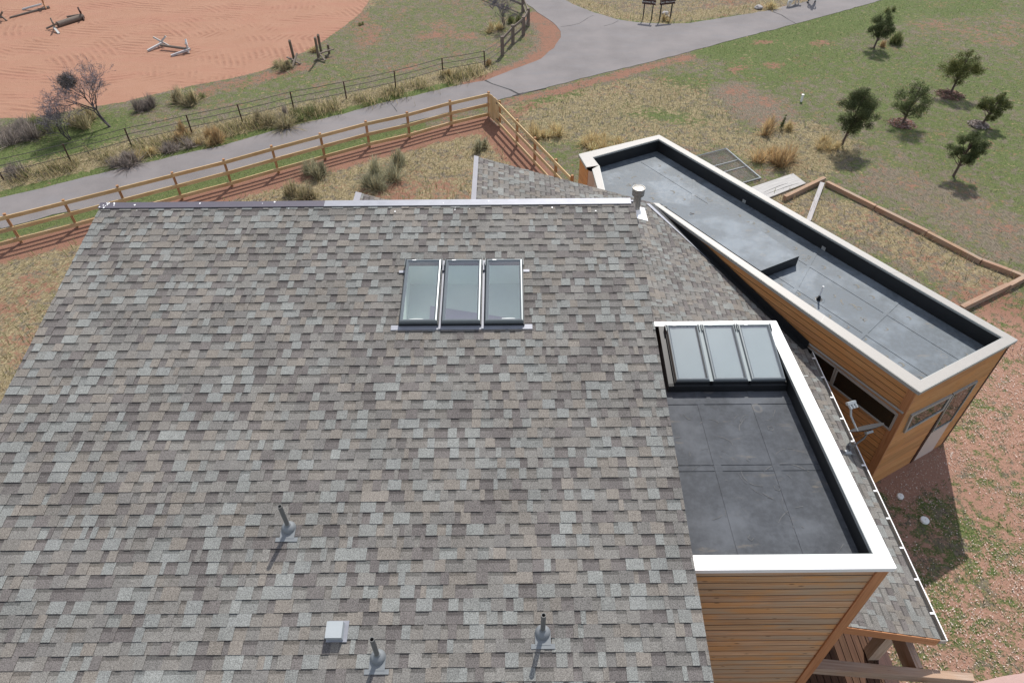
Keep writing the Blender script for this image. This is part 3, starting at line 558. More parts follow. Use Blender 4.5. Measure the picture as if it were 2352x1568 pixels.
# ---------------------------------------------------------------- box with flat roof on the right of the main roof
ZC = 6.9; ZF = 6.62
BF = P(2058, 1303, ZC); BB = P(1782, 737, ZC); fy0, fy1 = BF.y, BB.y
co = [(1.95, fy0), (BF.x, fy0), (BB.x, fy1), (1.95, fy1)]; ci = [(1.95, fy0+.175), (BF.x-.19, fy0+.175), (BB.x-.17, fy1-.1), (1.95, fy1-.1)]
cp = MB()
def q2(mb, a, b, c, d, z0, z1, k=(1, 1, 1)): mb.box8([(*a, z0), (*b, z0), (*c, z0), (*d, z0), (*a, z1), (*b, z1), (*c, z1), (*d, z1)], k)
q2(cp, co[0], co[1], ci[1], ci[0], ZC-.012, ZC); q2(cp, co[1], co[2], ci[2], ci[1], ZC-.012, ZC+.0005); q2(cp, (2.02, co[3][1]-.1), ci[2], co[2], (2.02, co[3][1]), ZC-.011, ZC+.001)
def lip(mb, a, b, z0, z1, t_=.01):
    a, b = Vector((*a, 0)), Vector((*b, 0)); d = (b-a).normalized(); s_ = Vector((d.y, -d.x, 0))*t_
    mb.box8([(a.x, a.y, z0), (b.x, b.y, z0), (b.x+s_.x, b.y+s_.y, z0), (a.x+s_.x, a.y+s_.y, z0), (a.x, a.y, z1), (b.x, b.y, z1), (b.x+s_.x, b.y+s_.y, z1), (a.x+s_.x, a.y+s_.y, z1)], (1, 1, 1))
lip(cp, co[0], co[1], ZC-.075, ZC-.002); lip(cp, co[1], co[2], ZC-.075, ZC-.002); lip(cp, co[2], co[3], ZC-.075, ZC-.002)
bx = cp.build('white_coping', M['white'], house)
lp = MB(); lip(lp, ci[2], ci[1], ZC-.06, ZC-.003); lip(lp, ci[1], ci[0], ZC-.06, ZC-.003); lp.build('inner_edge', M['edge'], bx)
fr_ = MB(); fr_.prism([(1.9, fy0+.1), (BF.x-.1, fy0+.1), (BB.x-.1, fy1-.05), (1.9, fy1-.05)], ZF-.15, ZF); fo = fr_.build('flat_roof', M['epdm'], house)
pw = MB(); q2(pw, (1.95, fy0+.06), (BF.x-.06, fy0+.06), (BF.x-.2, fy0+.185), (1.95, fy0+.185), ZF-.05, ZC-.013); q2(pw, (BF.x-.06, fy0+.06), (BB.x-.06, fy1-.03), (BB.x-.18, fy1-.1), (BF.x-.2, fy0+.185), ZF-.05, ZC-.0135); q2(pw, (1.95, fy1-.11), (BB.x-.18, fy1-.11), (BB.x-.06, fy1-.03), (1.95, fy1-.03), ZF-.05, ZC-.0125)
pw.build('parapet', M['black'], house)
sm = MB()
for yy in (5.62, 5.52): sm.box((2.0, yy, ZF+.001), (4.2, yy+.012, ZF+.007))
for xx in (2.75, 3.55): sm.box((xx, 4.2, ZF+.001), (xx+.1, 7.0, ZF+.006))
sm.box((2.0, 6.72, ZF+.001), (4.2, 6.86, ZF+.009)); sm.build('membrane_seam', M['epdm'], fo)
sc2 = MB(); R5 = random.Random(5)
def scuff(mb, c, r, a0, a1, wd, z, sq=1., rot=0.):
    n_ = max(4, int(abs(a1-a0)*r/.05)); pr = None
    for i in range(n_+1):
        a = a0+(a1-a0)*i/n_; q = Vector((math.cos(a)*r, math.sin(a)*r*sq, 0)); q.rotate(Matrix.Rotation(rot, 3, 'Z')); q = q+Vector((c[0], c[1], z)); k = wd*R5.uniform(.4, 1.2); o_ = Vector((math.cos(a+rot), math.sin(a+rot), 0))*k
        if pr and R5.random() < .85: mb.face([pr[0], pr[1], q+o_, q-o_])
        pr = (q-o_, q+o_)
for k in range(30): scuff(sc2, (R5.uniform(2.3, 4.0), R5.uniform(4.4, 6.7)), R5.uniform(.06, .5), (a := R5.uniform(0, 6.28)), a+R5.uniform(.4, 2.2), R5.uniform(.002, .009), ZF+.004, R5.uniform(.3, 1), R5.uniform(0, 3))
for k in range(4): scuff(sc2, (R5.uniform(2.3, 4.0), R5.uniform(4.5, 6.5)), R5.uniform(.03, .05), 0, 6.28, .008, ZF+.0045)
sc2.build('scuff_marks', M['dust'], fo)['kind'] = 'stuff'
jn = MB(); jn.box((BF.x-.21, 7.02, ZC-.005), (BB.x+.13, 7.03, ZC+.0025), (1, 1, 1)); jn.build('coping_joint', M['edge'], bx)
for xx in (3.1,): jn = MB(); jn.box((xx, fy0-.001, ZC-.005), (xx+.006, fy0+.172, ZC+.0022), (1, 1, 1)); jn.build('coping_joint', M['edge'], bx)
WX = BF.x-.04; wy = fy0+.045
siding('front_siding', (1.92, wy, ZC-.08), (WX-.13, wy, ZC-.08), (1.92, wy, .05), (WX-.13, wy, .05), .166, M['cedar'], .024, .007)
siding('side_siding', (WX, fy0+.18, ZC-.08), (BB.x-.04, fy1-.1, ZC-.08), (WX, fy0+.18, .05), (BB.x-.04, fy1-.1, .05), .166, M['cedar2'])
ct = MB(); ct.box((WX-.128, wy-.03, 0), (WX+.012, wy+.12, ZC-.078)); ct.build('corner_board', M['trim'], house)
nk = MB(); nk.box((1.93, wy-.025, 5.2), (2.06, wy+.002, 5.36)); nk.build('trim_block', M['trim'], house)
# skylights of the box on a sloping black curb
b1 = lambda X_, Y_: ((1850+X_/3.357)*.7911, (880+Y_/3.357)*.7911)
ka, kb, kc_, kd = P(*b1(275, 200), 7.02), P(*b1(1280, 198), 7.02), P(*b1(380, 752), 6.84), P(*b1(1455, 742), 6.84)
SO = np.array(kc_); SUv = np.array(kd-kc_); SUv[2] = 0; SL = np.linalg.norm(SUv); SUv /= SL; SVv = np.array((ka+kb)/2-(kc_+kd)/2); SVv -= SUv*(SVv@SUv); SW = np.linalg.norm(SVv); SVv /= SW; SNv = np.cross(SUv, SVv)
TH = .085
SF = lambda u, v, h=0.: Vector(SO + SUv*u + SVv*v + SNv*(h-TH))
for (p_, q_) in ((275, 585), (620, 935), (965, 1280)):
    f0 = (p_-275)/1005; f1 = (q_-275)/1005; skylight(SF, f0*SL, f1*SL, 0, SW, .0, TH, house)
cb_ = MB(); e = .1; low = ZF-.02
pts_ = [SF(-e, -.05, .0), SF(SL+.03, -.05, .0), SF(SL+.03, SW+.03, .0), SF(-e, SW+.03, .0)]
for k in range(4): a, b = pts_[k], pts_[(k+1) % 4]; cb_.face([(a.x, a.y, low), (b.x, b.y, low), tuple(b), tuple(a)])
for (a0, a1) in ((-e, 0), (.3095*SL-.001, .3433*SL+.001), (.6567*SL-.001, .6866*SL+.001), (SL, SL+.03)): cb_.face([SF(a0, -.05), SF(a1, -.05), SF(a1, SW+.03), SF(a0, SW+.03)])
cb_.face([SF(-e, -.05), SF(SL+.03, -.05), SF(SL+.03, 0), SF(-e, 0)]); cb_.build('skylight_curb', M['black'], house)
wl = MB(); wl.face([SF(.0, .0, TH-.03), SF(SL, 0, TH-.03), SF(SL, SW, TH-.03), SF(0, SW, TH-.03)]); wl.build('sky_reflection', M['sky_reflection'], house)  # pale sheet under the panes, painting the sky's reflection in the glass
# ---------------------------------------------------------------- lower shed roof
kL, xE, zE = .30, 7.1, 2.81+.30*.07; aL = math.atan(kL); ZL = lambda x: zE + kL*(xE-x); Y0L, Y1L, XT = 4.82, 16.87, -.96
ZP = 3.75
wA, wB, wC, wD = (P(*q, ZP) for q in ((2113, 900), (2337, 780), (1514, 310), (1330, 354))); wE, wE1, wH, wL = (P(*q, ZP) for q in ((1348, 384), (1361, 388), (1374, 434), (1500, 466)))
iA, iB, iC, iD, iE, iH, iL = (P(*q, ZP) for q in ((2115, 873), (2304, 775), (1513, 319), (1361, 361), (1376, 380), (1389, 437), (1513, 467)))
ldir = (wA-wL).normalized(); lnrm = Vector((-ldir.y, ldir.x, 0))
if lnrm.x < 0: lnrm = -lnrm
def keep_low(x, y, z):
    if x < 1.98 and y < 9.85: return False
    if x < 4.22 and fy0+.1 < y < fy1-.06: return False
    if (Vector((x, y, 0))-Vector((wL.x, wL.y, 0))).dot(lnrm) > .06 and y < wL.y-.02: return False
    return True
lr = shingles('lower_roof', (xE, Y0L, zE), (0, 1, 0), (-math.cos(aL), 0, math.sin(aL)), Y1L-Y0L, (xE-XT)/math.cos(aL), keep_low, house, .1435, (.10, .24))
ld = MB()
def slab(mb, x0, x1, y0, y1, t0=.2, t1=.006): mb.box8([(x0, y0, ZL(x0)-t0), (x1, y0, ZL(x1)-t0), (x1, y1, ZL(x1)-t0), (x0, y1, ZL(x0)-t0), (x0, y0, ZL(x0)-t1), (x1, y0, ZL(x1)-t1), (x1, y1, ZL(x1)-t1), (x0, y1, ZL(x0)-t1)], (1, 1, 1))
slab(ld, XT, 2.0, 9.85, Y1L-.02); slab(ld, 2.0, 4.25, fy1-.1, Y1L-.02); slab(ld, 4.25, xE-.02, Y0L+.02, 12.4); slab(ld, 4.25, 5.0, 12.4, 15.4)
ld.build('roof_deck', M['trim'], lr)
fs_ = MB(); x0, x1 = 4.3, xE-.01; fs_.box8([(x0, Y0L-.02, ZL(x0)-.21), (x1, Y0L-.02, ZL(x1)-.21), (x1, Y0L+.018, ZL(x1)-.21), (x0, Y0L+.018, ZL(x0)-.21), (x0, Y0L-.02, ZL(x0)-.004), (x1, Y0L-.02, ZL(x1)-.004), (x1, Y0L+.018, ZL(x1)-.004), (x0, Y0L+.018, ZL(x0)-.004)]); fs_.build('fascia', M['trim'], lr)
rf = MB(); rf.box8([(XT-.02, 9.9, ZL(XT)-.15), (XT+.0, 9.9, ZL(XT)-.15), (XT, Y1L, ZL(XT)-.15), (XT-.02, Y1L, ZL(XT)-.15), (XT-.02, 9.9, ZL(XT)+.022), (XT+.10, 9.9, ZL(XT+.10)+.022), (XT+.10, Y1L+.01, ZL(XT+.10)+.022), (XT-.02, Y1L+.01, ZL(XT)+.022)]); rf.build('ridge_flashing', M['flash2'], lr)
gt = MB(); gy1 = 12.35; zg = zE-.02
gt.box((xE+.0, Y0L-.02, zg-.1), (xE+.115, gy1, zg-.092)); gt.box((xE+.105, Y0L-.02, zg-.1), (xE+.118, gy1, zg+.004)); gt.box((xE-.004, Y0L-.02, zg-.1), (xE+.004, gy1, zg-.012)); gt.box((xE, Y0L-.024, zg-.1), (xE+.118, Y0L-.012, zg+.008))
go = gt.build('gutter', M['cream'], lr); gl_ = MB(); gl_.box((xE+.1, Y0L-.02, zg+.0045), (xE+.12, gy1, zg+.013)); gl_.build('gutter_lip', M['white'], go)
for k in range(13):
    yy = 5.25+.62*k
    if yy < gy1: hm = MB(); hm.box((xE+.03, yy, zg+.004), (xE+.112, yy+.035, zg+.014)); hm.build('gutter_hanger', M['white'], go)
bd = MB(); bd.box8([(-.85, 9.8, 0), (6.7, 9.8, 0), (6.7, 16.6, 0), (-.85, 16.6, 0), (-.85, 9.8, ZL(-.85)-.22), (6.7, 9.8, ZL(6.7)-.22), (6.7, 16.6, ZL(6.7)-.22), (-.85, 16.6, ZL(-.85)-.22)])
bd.box8([(2, 8.1, 0), (6.7, 8.1, 0), (6.7, 9.8, 0), (2, 9.8, 0), (2, 8.1, ZL(2)-.22), (6.7, 8.1, ZL(6.7)-.22), (6.7, 9.8, ZL(6.7)-.22), (2, 9.8, ZL(2)-.22)]); bd.build('wall', M['cedar2'], house)
# small shed roof further back
SX0, SX1, SY1 = -4.22, -1.0, 16.4; zs = lambda x: 4.45 - .3*(x-SX0)
sr = shingles('small_shed_roof', (SX1, 9.9, zs(SX1)), (0, 1, 0), (-math.cos(aL), 0, math.sin(aL)), SY1-9.9, (SX1-SX0)/math.cos(aL), lambda x, y, z: y > 12, house, .1435, (.10, .24))
sb = MB(); sb.box8([(SX0+.05, 9.8, 0), (SX1, 9.8, 0), (SX1, SY1-.1, 0), (SX0+.05, SY1-.1, 0), (SX0+.05, 9.8, zs(SX0)-.02), (SX1, 9.8, zs(SX1)-.02), (SX1, SY1-.1, zs(SX1)-.02), (SX0+.05, SY1-.1, zs(SX0)-.02)]); sb.build('wall', M['cedar2'], house)
rf = MB(); rf.box8([(SX0-.02, 12, zs(SX0)-.15), (SX0, 12, zs(SX0)-.15), (SX0, SY1, zs(SX0)-.15), (SX0-.02, SY1, zs(SX0)-.15), (SX0-.02, 12, zs(SX0)+.02), (SX0+.14, 12, zs(SX0+.14)+.02), (SX0+.14, SY1+.01, zs(SX0+.14)+.02), (SX0-.02, SY1+.01, zs(SX0)+.02)]); rf.build('ridge_flashing', M['flash2'], sr)
# ---------------------------------------------------------------- flat roofed wing on the right
cm = MB(); c2 = lambda v: (v.x, v.y)
for k, (a, b, c, d) in enumerate(((wA, wB, iB, iA), (wB, wC, iC, iB), (wC, wD, iD, iC), (wD, wE, iE, iD), (wE1, wH, iH, iE), (wL, wA, iA, iL))): q2(cm, c2(a), c2(b), c2(c), c2(d), ZP-.02, ZP+.0004*k)
wc = cm.build('beige_coping', M['cream'], house)
le = MB()
for a, b in ((wA, wB), (wB, wC), (wC, wD), (wD, wE), (wE1, wH), (wL, wA)): lip(le, c2(a), c2(b), ZP-.09, ZP-.004, -.012 if (b-a).cross(Vector((7, 14, ZP))-a).z < 0 else .012)
for a, b in ((iB, iC), (iC, iD), (iA, iB), (iE, iH)): lip(le, c2(a), c2(b), ZP-.06, ZP-.005, .012 if (b-a).cross(Vector((7, 14, ZP))-a).z < 0 else -.012)
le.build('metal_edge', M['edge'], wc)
ZW = ZP-.44
for a, b, c, d, f in ((wB, wC, iC, iB, .25), (wB, wC, iC, iB, .5), (wB, wC, iC, iB, .75), (wL, wA, iA, iL, .38), (wL, wA, iA, iL, .7)): jn = MB(); jn.bar(a.lerp(b, f)+Vector((0, 0, .001)), d.lerp(c, f)+Vector((0, 0, .001)), .007, .006, c=(1, 1, 1)); jn.build('coping_joint', M['edge'], wc)
mb = MB(); pm = [iA+Vector((0, -.1, 0)), iB+Vector((.08, 0, 0)), iC+Vector((.02, .08, 0)), iD, iE, iH+Vector((-.3, -.9, 0)), iL+Vector((-.15, -.2, 0))]
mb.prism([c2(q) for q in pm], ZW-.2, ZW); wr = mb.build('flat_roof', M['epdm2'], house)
st_ = MB(); t1, t2, t3, t4 = P(1747, 622, ZW+.3), P(1836, 588, ZW+.3), P(1652, 468, ZW+.012), P(1516, 467, ZW+.012)
st_.face([t1, t2, t3, t4]); us_ = MB(); us_.face([(t1.x, t1.y, ZW-.01), (t2.x, t2.y, ZW-.01), t2, t1]); us_.build('upstand', M['black'], wr); st_.face([(t2.x, t2.y, ZW-.01), (t3.x, t3.y, ZW-.01), t3, t2]); st_.build('raised_cricket', M['epdm2'], wr)  # upstand face coloured black to paint the shaded side of the step
lst = MB(); g_ = lambda a, b, f, z: Vector(((a.x+(b.x-a.x)*f), (a.y+(b.y-a.y)*f), z))
for f in (.2, .42, .62, .83):
    a, b = g_(iA, iL, f, ZW+.008), g_(iB, iC, f*1.02, ZW+.008); b = b.lerp(a, .03)
    if f not in (.62,): lst.bar(a, b, .09, .005)
for f in (.3, .68): lst.bar(g_(iA, iB, f, ZW+.006), g_(iA, iB, f, ZW+.006)+(iC-iB)*(.42 if f < .5 else .97), .1, .005)
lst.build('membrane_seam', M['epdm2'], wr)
sl = MB()
for a, b in ((iA, iB), (iB, iC), (iC, iD), (iD, iE), (iE, iH), (iL, iA)):
    d = (b-a).normalized(); s_ = Vector((-d.y, d.x, 0)); s_ = s_ if s_.dot(Vector((7, 14, 0))-Vector((a.x, a.y, 0))) > 0 else -s_
    q2(sl, c2(a+s_*.004), c2(b+s_*.004), c2(b-s_*.11), c2(a-s_*.11), ZW-.05, ZP-.021)
sl.build('parapet', M['black'], house)
scp = MB()
for f, h_ in ((.66, .13), (.41, .15), (.875, .0)):
    a = g_(iB, iC, f, ZW+.06)
    if h_: scp = MB(); d = (iC-iB).normalized(); s_ = Vector((-d.y, d.x, 0)); s_ = s_ if s_.x < 0 else -s_; scp.bar(a+s_*.012, a+s_*.012+d*.12, .01, .1); scp.build('scupper', M['edge'], house)
A0 = P(1990, 1132, 0)+Vector((0, 0, 0)); ins = lambda p, q: p + (Vector((6.9, 14, p.z))-p).normalized()*.07
tA, tB, tC, tD, tE, tL = (ins(q, 0) for q in (wA, wB, wC, wD, wE, wL)); Zt = ZP-.09
def dn(p, z): return Vector((p.x, p.y, z))
A0 = dn(tA, 0) + (dn(tB, 0)-dn(tA, 0)).normalized()*.3; B0 = dn(tB, 0)
Lb = dn(tL, 0)
siding('front_siding', dn(tA, Zt), dn(tB, Zt), A0, B0, .19, M['cedar2'], .003)
siding('left_siding', dn(tL, Zt), dn(tA, Zt), Lb, A0, .165, M['cedar2'], .02, .008)
siding('right_siding', dn(tB, Zt), dn(tC, Zt), B0, dn(tC, 0), .165, M['cedar2'], .008)
siding('back_siding', dn(tC, Zt), dn(tD, Zt), dn(tC, 0), dn(tD, 0), .165, M['cedar2'], .008)
siding('notch_siding', dn(tD, Zt), dn(tE, Zt), dn(tD, 0), dn(tE, 0), .165, M['cedar2'], .008)
sw = MB(); tH = wH+Vector((.08, 0, 0)); tE1 = wE1+Vector((.07, -.06, 0)); sw.face([dn(tE, Zt), dn(tE1, Zt), dn(tE1, 0), dn(tE, 0)][::-1]); sw.face([dn(tE1, Zt), dn(tH, Zt), dn(tH, 0), dn(tE1, 0)][::-1]); sw.build('stucco_wall', M['wallbeige'], house)
cbm = MB(); up1, dn1 = dn(tA, Zt-.005), Vector(A0)
dl, df = (dn(tL, 0)-dn(tA, 0)).normalized(), (dn(tB, 0)-dn(tA, 0)).normalized(); e1, e2 = -df*.028, -dl*.028
cbm.box8([dn1+e1+e2, dn1+e2*1+df*.02, dn1+df*.02+dl*.02, dn1+e1+dl*.15, up1+e1+e2, up1+e2+df*.02, up1+df*.02+dl*.02, up1+e1+dl*.15]); cbm.build('corner_board', M['trim'], house)
cbm = MB(); p_, p2 = dn(tB, Zt-.005), B0; cbm.box8([p2-df*.09+dl*-.022, p2+dl*-.022, p2+dl*.01, p2-df*.09+dl*.01, p_-df*.09+dl*-.022, p_+dl*-.022, p_+dl*.01, p_-df*.09+dl*.01]); cbm.build('corner_board', M['darkwood'], house)
# flashing where the lower roof meets the wing
fb = MB(); pl = []
for f in np.linspace(0, 1, 24):
    q = dn(tL, 0).lerp(dn(tA, 0), f)
    if q.x < xE+.1: pl.append(Vector((q.x, q.y, min(ZL(q.x), ZP-.1))))
for a, b in zip(pl[:-1], pl[1:]):
    o1 = -lnrm*.035; o2 = -lnrm*.2; u_ = Vector((0, 0, .24)); za = lambda p, o: Vector((p.x+o.x, p.y+o.y, ZL(p.x+o.x)+.024))
    ha, hb = min(.24, ZP-.095-a.z), min(.24, ZP-.095-b.z)
    fb.face([za(a, o2), za(a, o1), za(b, o1), za(b, o2)]); fb.face([za(a, o1), a+o1+Vector((0, 0, ha)), b+o1+Vector((0, 0, hb)), za(b, o1)])
fb.build('wall_flashing', M['black'], house)
fg = MB(); q = dn(tL, 0).lerp(dn(tA, 0), .05); q0 = dn(tL, 0).lerp(dn(tA, 0), -.004); o3 = -lnrm*.3; o2 = -lnrm*.18
q9 = dn(tL, 0).lerp(dn(tA, 0), .3)
fg.face([Vector((p.x+o.x, p.y+o.y, ZL(p.x+o.x)+.026)) for p, o in ((q0, o2), (q9, o2), (q9, o2*1.06), (q0, o3))][::-1]); fg.build('valley_flashing', M['galv'], house)
# windows of the wing
r2 = lambda X_, Y_: ((2273+X_/3.357)*.7911, (950+Y_/3.357)*.7911)
def wallpt(px, a, b, c, off):     # survey point on plane a,b,c pushed out by off
    n = (b-a).cross(c-a).normalized(); n = n if n.dot(Vector((0, 0, HC))-a) > 0 else -n
    return onpl(*px, a+n*off, n), n
def pane(name, pxs, a, b, c, fw_, mf, mglass, parent=house, off=.05):
    pp = [wallpt(q, a, b, c, off) for q in pxs]; n = pp[0][1]; pp = [q[0] for q in pp]; cen = sum(pp, Vector())/len(pp)
    f = MB(); k = len(pp)
    inn = []
    for i in range(k):
        d1 = (pp[i-1]-pp[i]).normalized(); d2 = (pp[(i+1) % k]-pp[i]).normalized(); inn.append(pp[i]+(d1+d2)*fw_)
    for i in range(k):
        j = (i+1) % k; f.box8([pp[i]-n*.05, pp[j]-n*.05, inn[j]-n*.05, inn[i]-n*.05, pp[i]+n*.012, pp[j]+n*.012, inn[j]+n*.012, inn[i]+n*.012], (1, 1, 1))
    w_ = f.build(name, mf, parent); g = MB()
    if (inn[1]-inn[0]).cross(inn[2]-inn[0]).dot(n) < 0: inn = inn[::-1]
    g.face([q-n*.006 for q in inn]); g.build('pane', mglass, w_)
    bk = MB(); bk.face([q-n*.0115 for q in inn]); bk.build('dark_interior', M['room'], w_); return w_
pane('window', [r2(175, 135), r2(523, 392), r2(463, 560), r2(100, 262)], dn(tL, Zt), dn(tA, Zt), A0, .035, M['cream'], M['winglass'])
pane('window', [r2(528, 398), r2(1122, 850), r2(1042, 1008), r2(465, 562)], dn(tL, Zt), dn(tA, Zt), A0, .045, M['cream'], M['winglass'])
hd = MB(); a, n = wallpt(r2(150, 85), dn(tL, Zt), dn(tA, Zt), A0, .05); b, n = wallpt(r2(1172, 838), dn(tL, Zt), dn(tA, Zt), A0, .05); hd.bar(a, b, .03, .035, n); hd.build('head_flashing', M['edge'], house)
pane('window', [r2(1255, 858), r2(1655, 655), r2(1560, 808), r2(1178, 1030)], dn(tA, Zt), dn(tB, Zt), B0, .07, M['edge'], M['winglass'])
dr = pane('door', [r2(1668, 648), r2(1902, 522), r2(1640, 912), r2(1452, 1022)], dn(tA, Zt), dn(tB, Zt), B0, .035, M['edge'], M['winglass'])
pn = MB(); pp = [wallpt(q, dn(tA, Zt), dn(tB, Zt), B0, .032)[0] for q in (r2(1446, 1026), r2(1632, 918), r2(1385, 1312), r2(1196, 1424))]; pn.face(pp); pn.build('lower_panel', M['plyside'], dr)
tr_ = MB(); a = wallpt(r2(1668, 648), dn(tA, Zt), dn(tB, Zt), B0, .02)[0]; b = wallpt(r2(1160, 1446), dn(tA, Zt), dn(tB, Zt), B0, .02)[0]; tr_.bar(a, b, .03, .07, n); tr_.build('door_trim', M['darkwood'], dr)
sc2 = MB(); scz = ZW+.003
for k in range(30):
    f, g = R5.random(), R5.uniform(.12, .85); q = g_(iA, iB, g, scz) + (iC-iB)*(f*.93)
    if R5.random() < .35: scuff(sc2, (q.x, q.y), R5.uniform(.05, .09), 0, 6.28, .012, scz, R5.uniform(.7, 1), R5.uniform(0, 3))
    else: scuff(sc2, (q.x, q.y), R5.uniform(.1, .25), (a := R5.uniform(0, 6.28)), a+R5.uniform(.8, 2.5), .02, scz, R5.uniform(.3, .8), R5.uniform(0, 3))
for rw in (.22, .5, .78):
    for k in range(22):
        if R5.random() < .3: continue
        q = g_(iA, iB, rw+R5.uniform(-.02, .02), scz+.001) + (iC-iB)*((k+.5)/22*.95); r_ = R5.uniform(.05, .085); rot = R5.uniform(-.6, .6); ou, inn_ = [], []
        for i in range(9): a = -1.9+3.8*i/8+rot; ou.append(q+Vector((math.cos(a)*r_*1.25, math.sin(a)*r_, 0))); inn_.append(q+Vector((math.cos(a)*r_*1.25*(.35+.6*abs(i-4)/4), math.sin(a)*r_*(.35+.6*abs(i-4)/4), 0)))
        for i in range(8): sc2.face([ou[i], ou[i+1], inn_[i+1], inn_[i]])
sc2.build('dust_marks', M['dust2'], wr)['kind'] = 'stuff'
# vent on the wing roof, flue and pipes on the shingles
vp = P(*((2273+345/3.357)*.7911, (500+1240/3.357)*.7911), ZW)
mb = MB(); lathe(mb, vp, [(.1, .006), (.055, .012), (.05, .06), (.042, .062), (.04, .1), (.03, .102), (.028, .13), (0, .13)], 14); vo = mb.build('vent_boot', M['black'], house, True)
mb = MB(); lathe(mb, vp, [(.022, .1), (.022, .42), (.014, .42), (.014, .3)], 12); mb.build('vent_pipe', M['white'], vo, True)
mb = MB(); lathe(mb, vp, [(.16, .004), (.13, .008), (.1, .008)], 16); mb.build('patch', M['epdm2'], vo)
r5 = lambda X_, Y_: ((700+X_/2.352)*.7911, (1400+Y_/2.352)*.7911)
for bx_, ht, pc in (((322, 305), .47, 'PIPE'), ((932, 1190), .46, 'PIPE'), ((2060, 1020), .43, 'PIPE')):
    u, v = toR(*r5(*bx_), .04); c = RF(u, v, .0)
    mb = MB(); rbox(mb, u-.13, u+.13, v-.165, v-.115, .012, .019); rbox(mb, u-.085, u+.085, v-.13, v+.02, .014, .022); bt = mb.build('pipe_boot', M['boot'], house)
    mb = MB(); lathe(mb, c-Vector((0, 0, .01)), [(.086, .0), (.084, .035), (.074, .06), (.055, .078), (.036, .09), (.031, .11), (0, .11)], 18); mb.build('dome', M['boot'], bt, True)
    mb = MB(); lathe(mb, c, [(.0265, .08), (.0265, ht), (.02, ht), (.02, ht-.16), (0, ht-.16)], 14); mb.build('vent_pipe', M['pvc'], bt, True)
u, v = toR(*r5(640, 1075), .02)
mb = MB(); rbox(mb, u-.088, u+.088, v+.0, v+.17, .0, .12); vb = mb.build('box_vent', M['lnb'], house, bevel=.006)
mb = MB(); rbox(mb, u-.095, u+.13, v-.02, v+.2, .012, .019); mb.build('base_flashing', M['galv'], vb)
NL = np.array([kL, 0, 1.]); fl0 = onpl(1460, 487, (xE, 0, zE), NL)
mb = MB(); zb_ = fl0.z; ft = .56
lathe(mb, (fl0.x, fl0.y, zb_), [(.1, -.1), (.1, ft)], 24); lathe(mb, (fl0.x, fl0.y, zb_), [(.1, ft-.03), (.165, ft-.01), (.165, ft+.05), (.171, ft+.055), (.171, ft+.075), (.165, ft+.08), (.165, ft+.14), (.171, ft+.145), (.171, ft+.165), (.166, ft+.17), (.166, ft+.2), (.155, ft+.2), (.155, ft+.165), (.138, ft+.165), (.138, ft+.195), (0, ft+.21)], 32)
fu = mb.build('flue_pipe', M['flue'], house, True)
mb = MB(); lathe(mb, (fl0.x, fl0.y, zb_), [(.16, -.02), (.14, .05), (.101, .12)], 20); x0, x1 = fl0.x-.3, fl0.x+.3; mb.face([(x0, fl0.y-.35, ZL(x0)+.024), (x1, fl0.y-.35, ZL(x1)+.024), (x1, fl0.y+.3, ZL(x1)+.024), (x0, fl0.y+.3, ZL(x0)+.024)]); mb.build('flue_flashing', M['white'], fu, True)
# deck and post under the near end of the lower roof
mb = MB(); xx = 4.45
while xx < 7.3: mb.box((xx, -1., .06), (xx+.125, 8.0, .12)); xx += .14
mb.build('deck', M['deck'], house)
mb = MB(); mb.box((7.3, -1., .04), (7.58, 8.0, .13)); mb.build('deck_edge', M['darkwood'], house)
mb = MB(); mb.box((7.12, 5.55, .13), (7.34, 5.78, ZL(7.0)-.2)); mb.build('porch_post', M['beam'], house)
# ================================================================ THINGS
# pergola
pg = thing('pergola', (6.2, 4.4, 0), 'open timber pergola beams below the end of the gutter', 'pergola')
mb = MB(); mb.box8([(4.38, 4.59, 2.18), (7.62, 4.31, 2.18), (7.64, 4.43, 2.18), (4.38, 4.78, 2.18), (4.38, 4.59, 2.4), (7.62, 4.31, 2.4), (7.64, 4.43, 2.4), (4.38, 4.78, 2.4)]); mb.build('front_beam', M['beam'], pg)
mb = MB(); mb.box((6.75, 4.53, 1.98), (6.87, 6.2, 2.39)); mb.build('side_beam', M['beam'], pg)
mb = MB(); mb.box((6.78, .5, 1.98), (6.9, 4.29, 2.385)); mb.build('side_beam', M['beam'], pg)
for q in ((4.42, 4.1), (6.76, .6)): mb = MB(); mb.box((q[0], q[1], .12), (q[0]+.13, q[1]+.13, 2.19)); mb.build('post', M['beam'], pg)
mb = MB(); tb = Vector((4.95, 4.0, .12)); lathe(mb, tb, [(0, 0), (.26, 0), (.33, .5), (.35, .5), (.35, .52), (.31, .52), (.26, .06), (0, .06)], 24); tag(mb.build('tub', M['black'], None, True), 'round black tub standing on the dark deck boards', 'tub')
mb = MB(); pa = [tuple(P(*q)[:2]) for q in ((2226, 1572), (2300, 1554), (2375, 1543), (2500, 1600), (2450, 1800), (2200, 1750))]; mb.prism(pa, -.05, .05); o = mb.build('path', M['stone']); o['kind'] = 'structure'
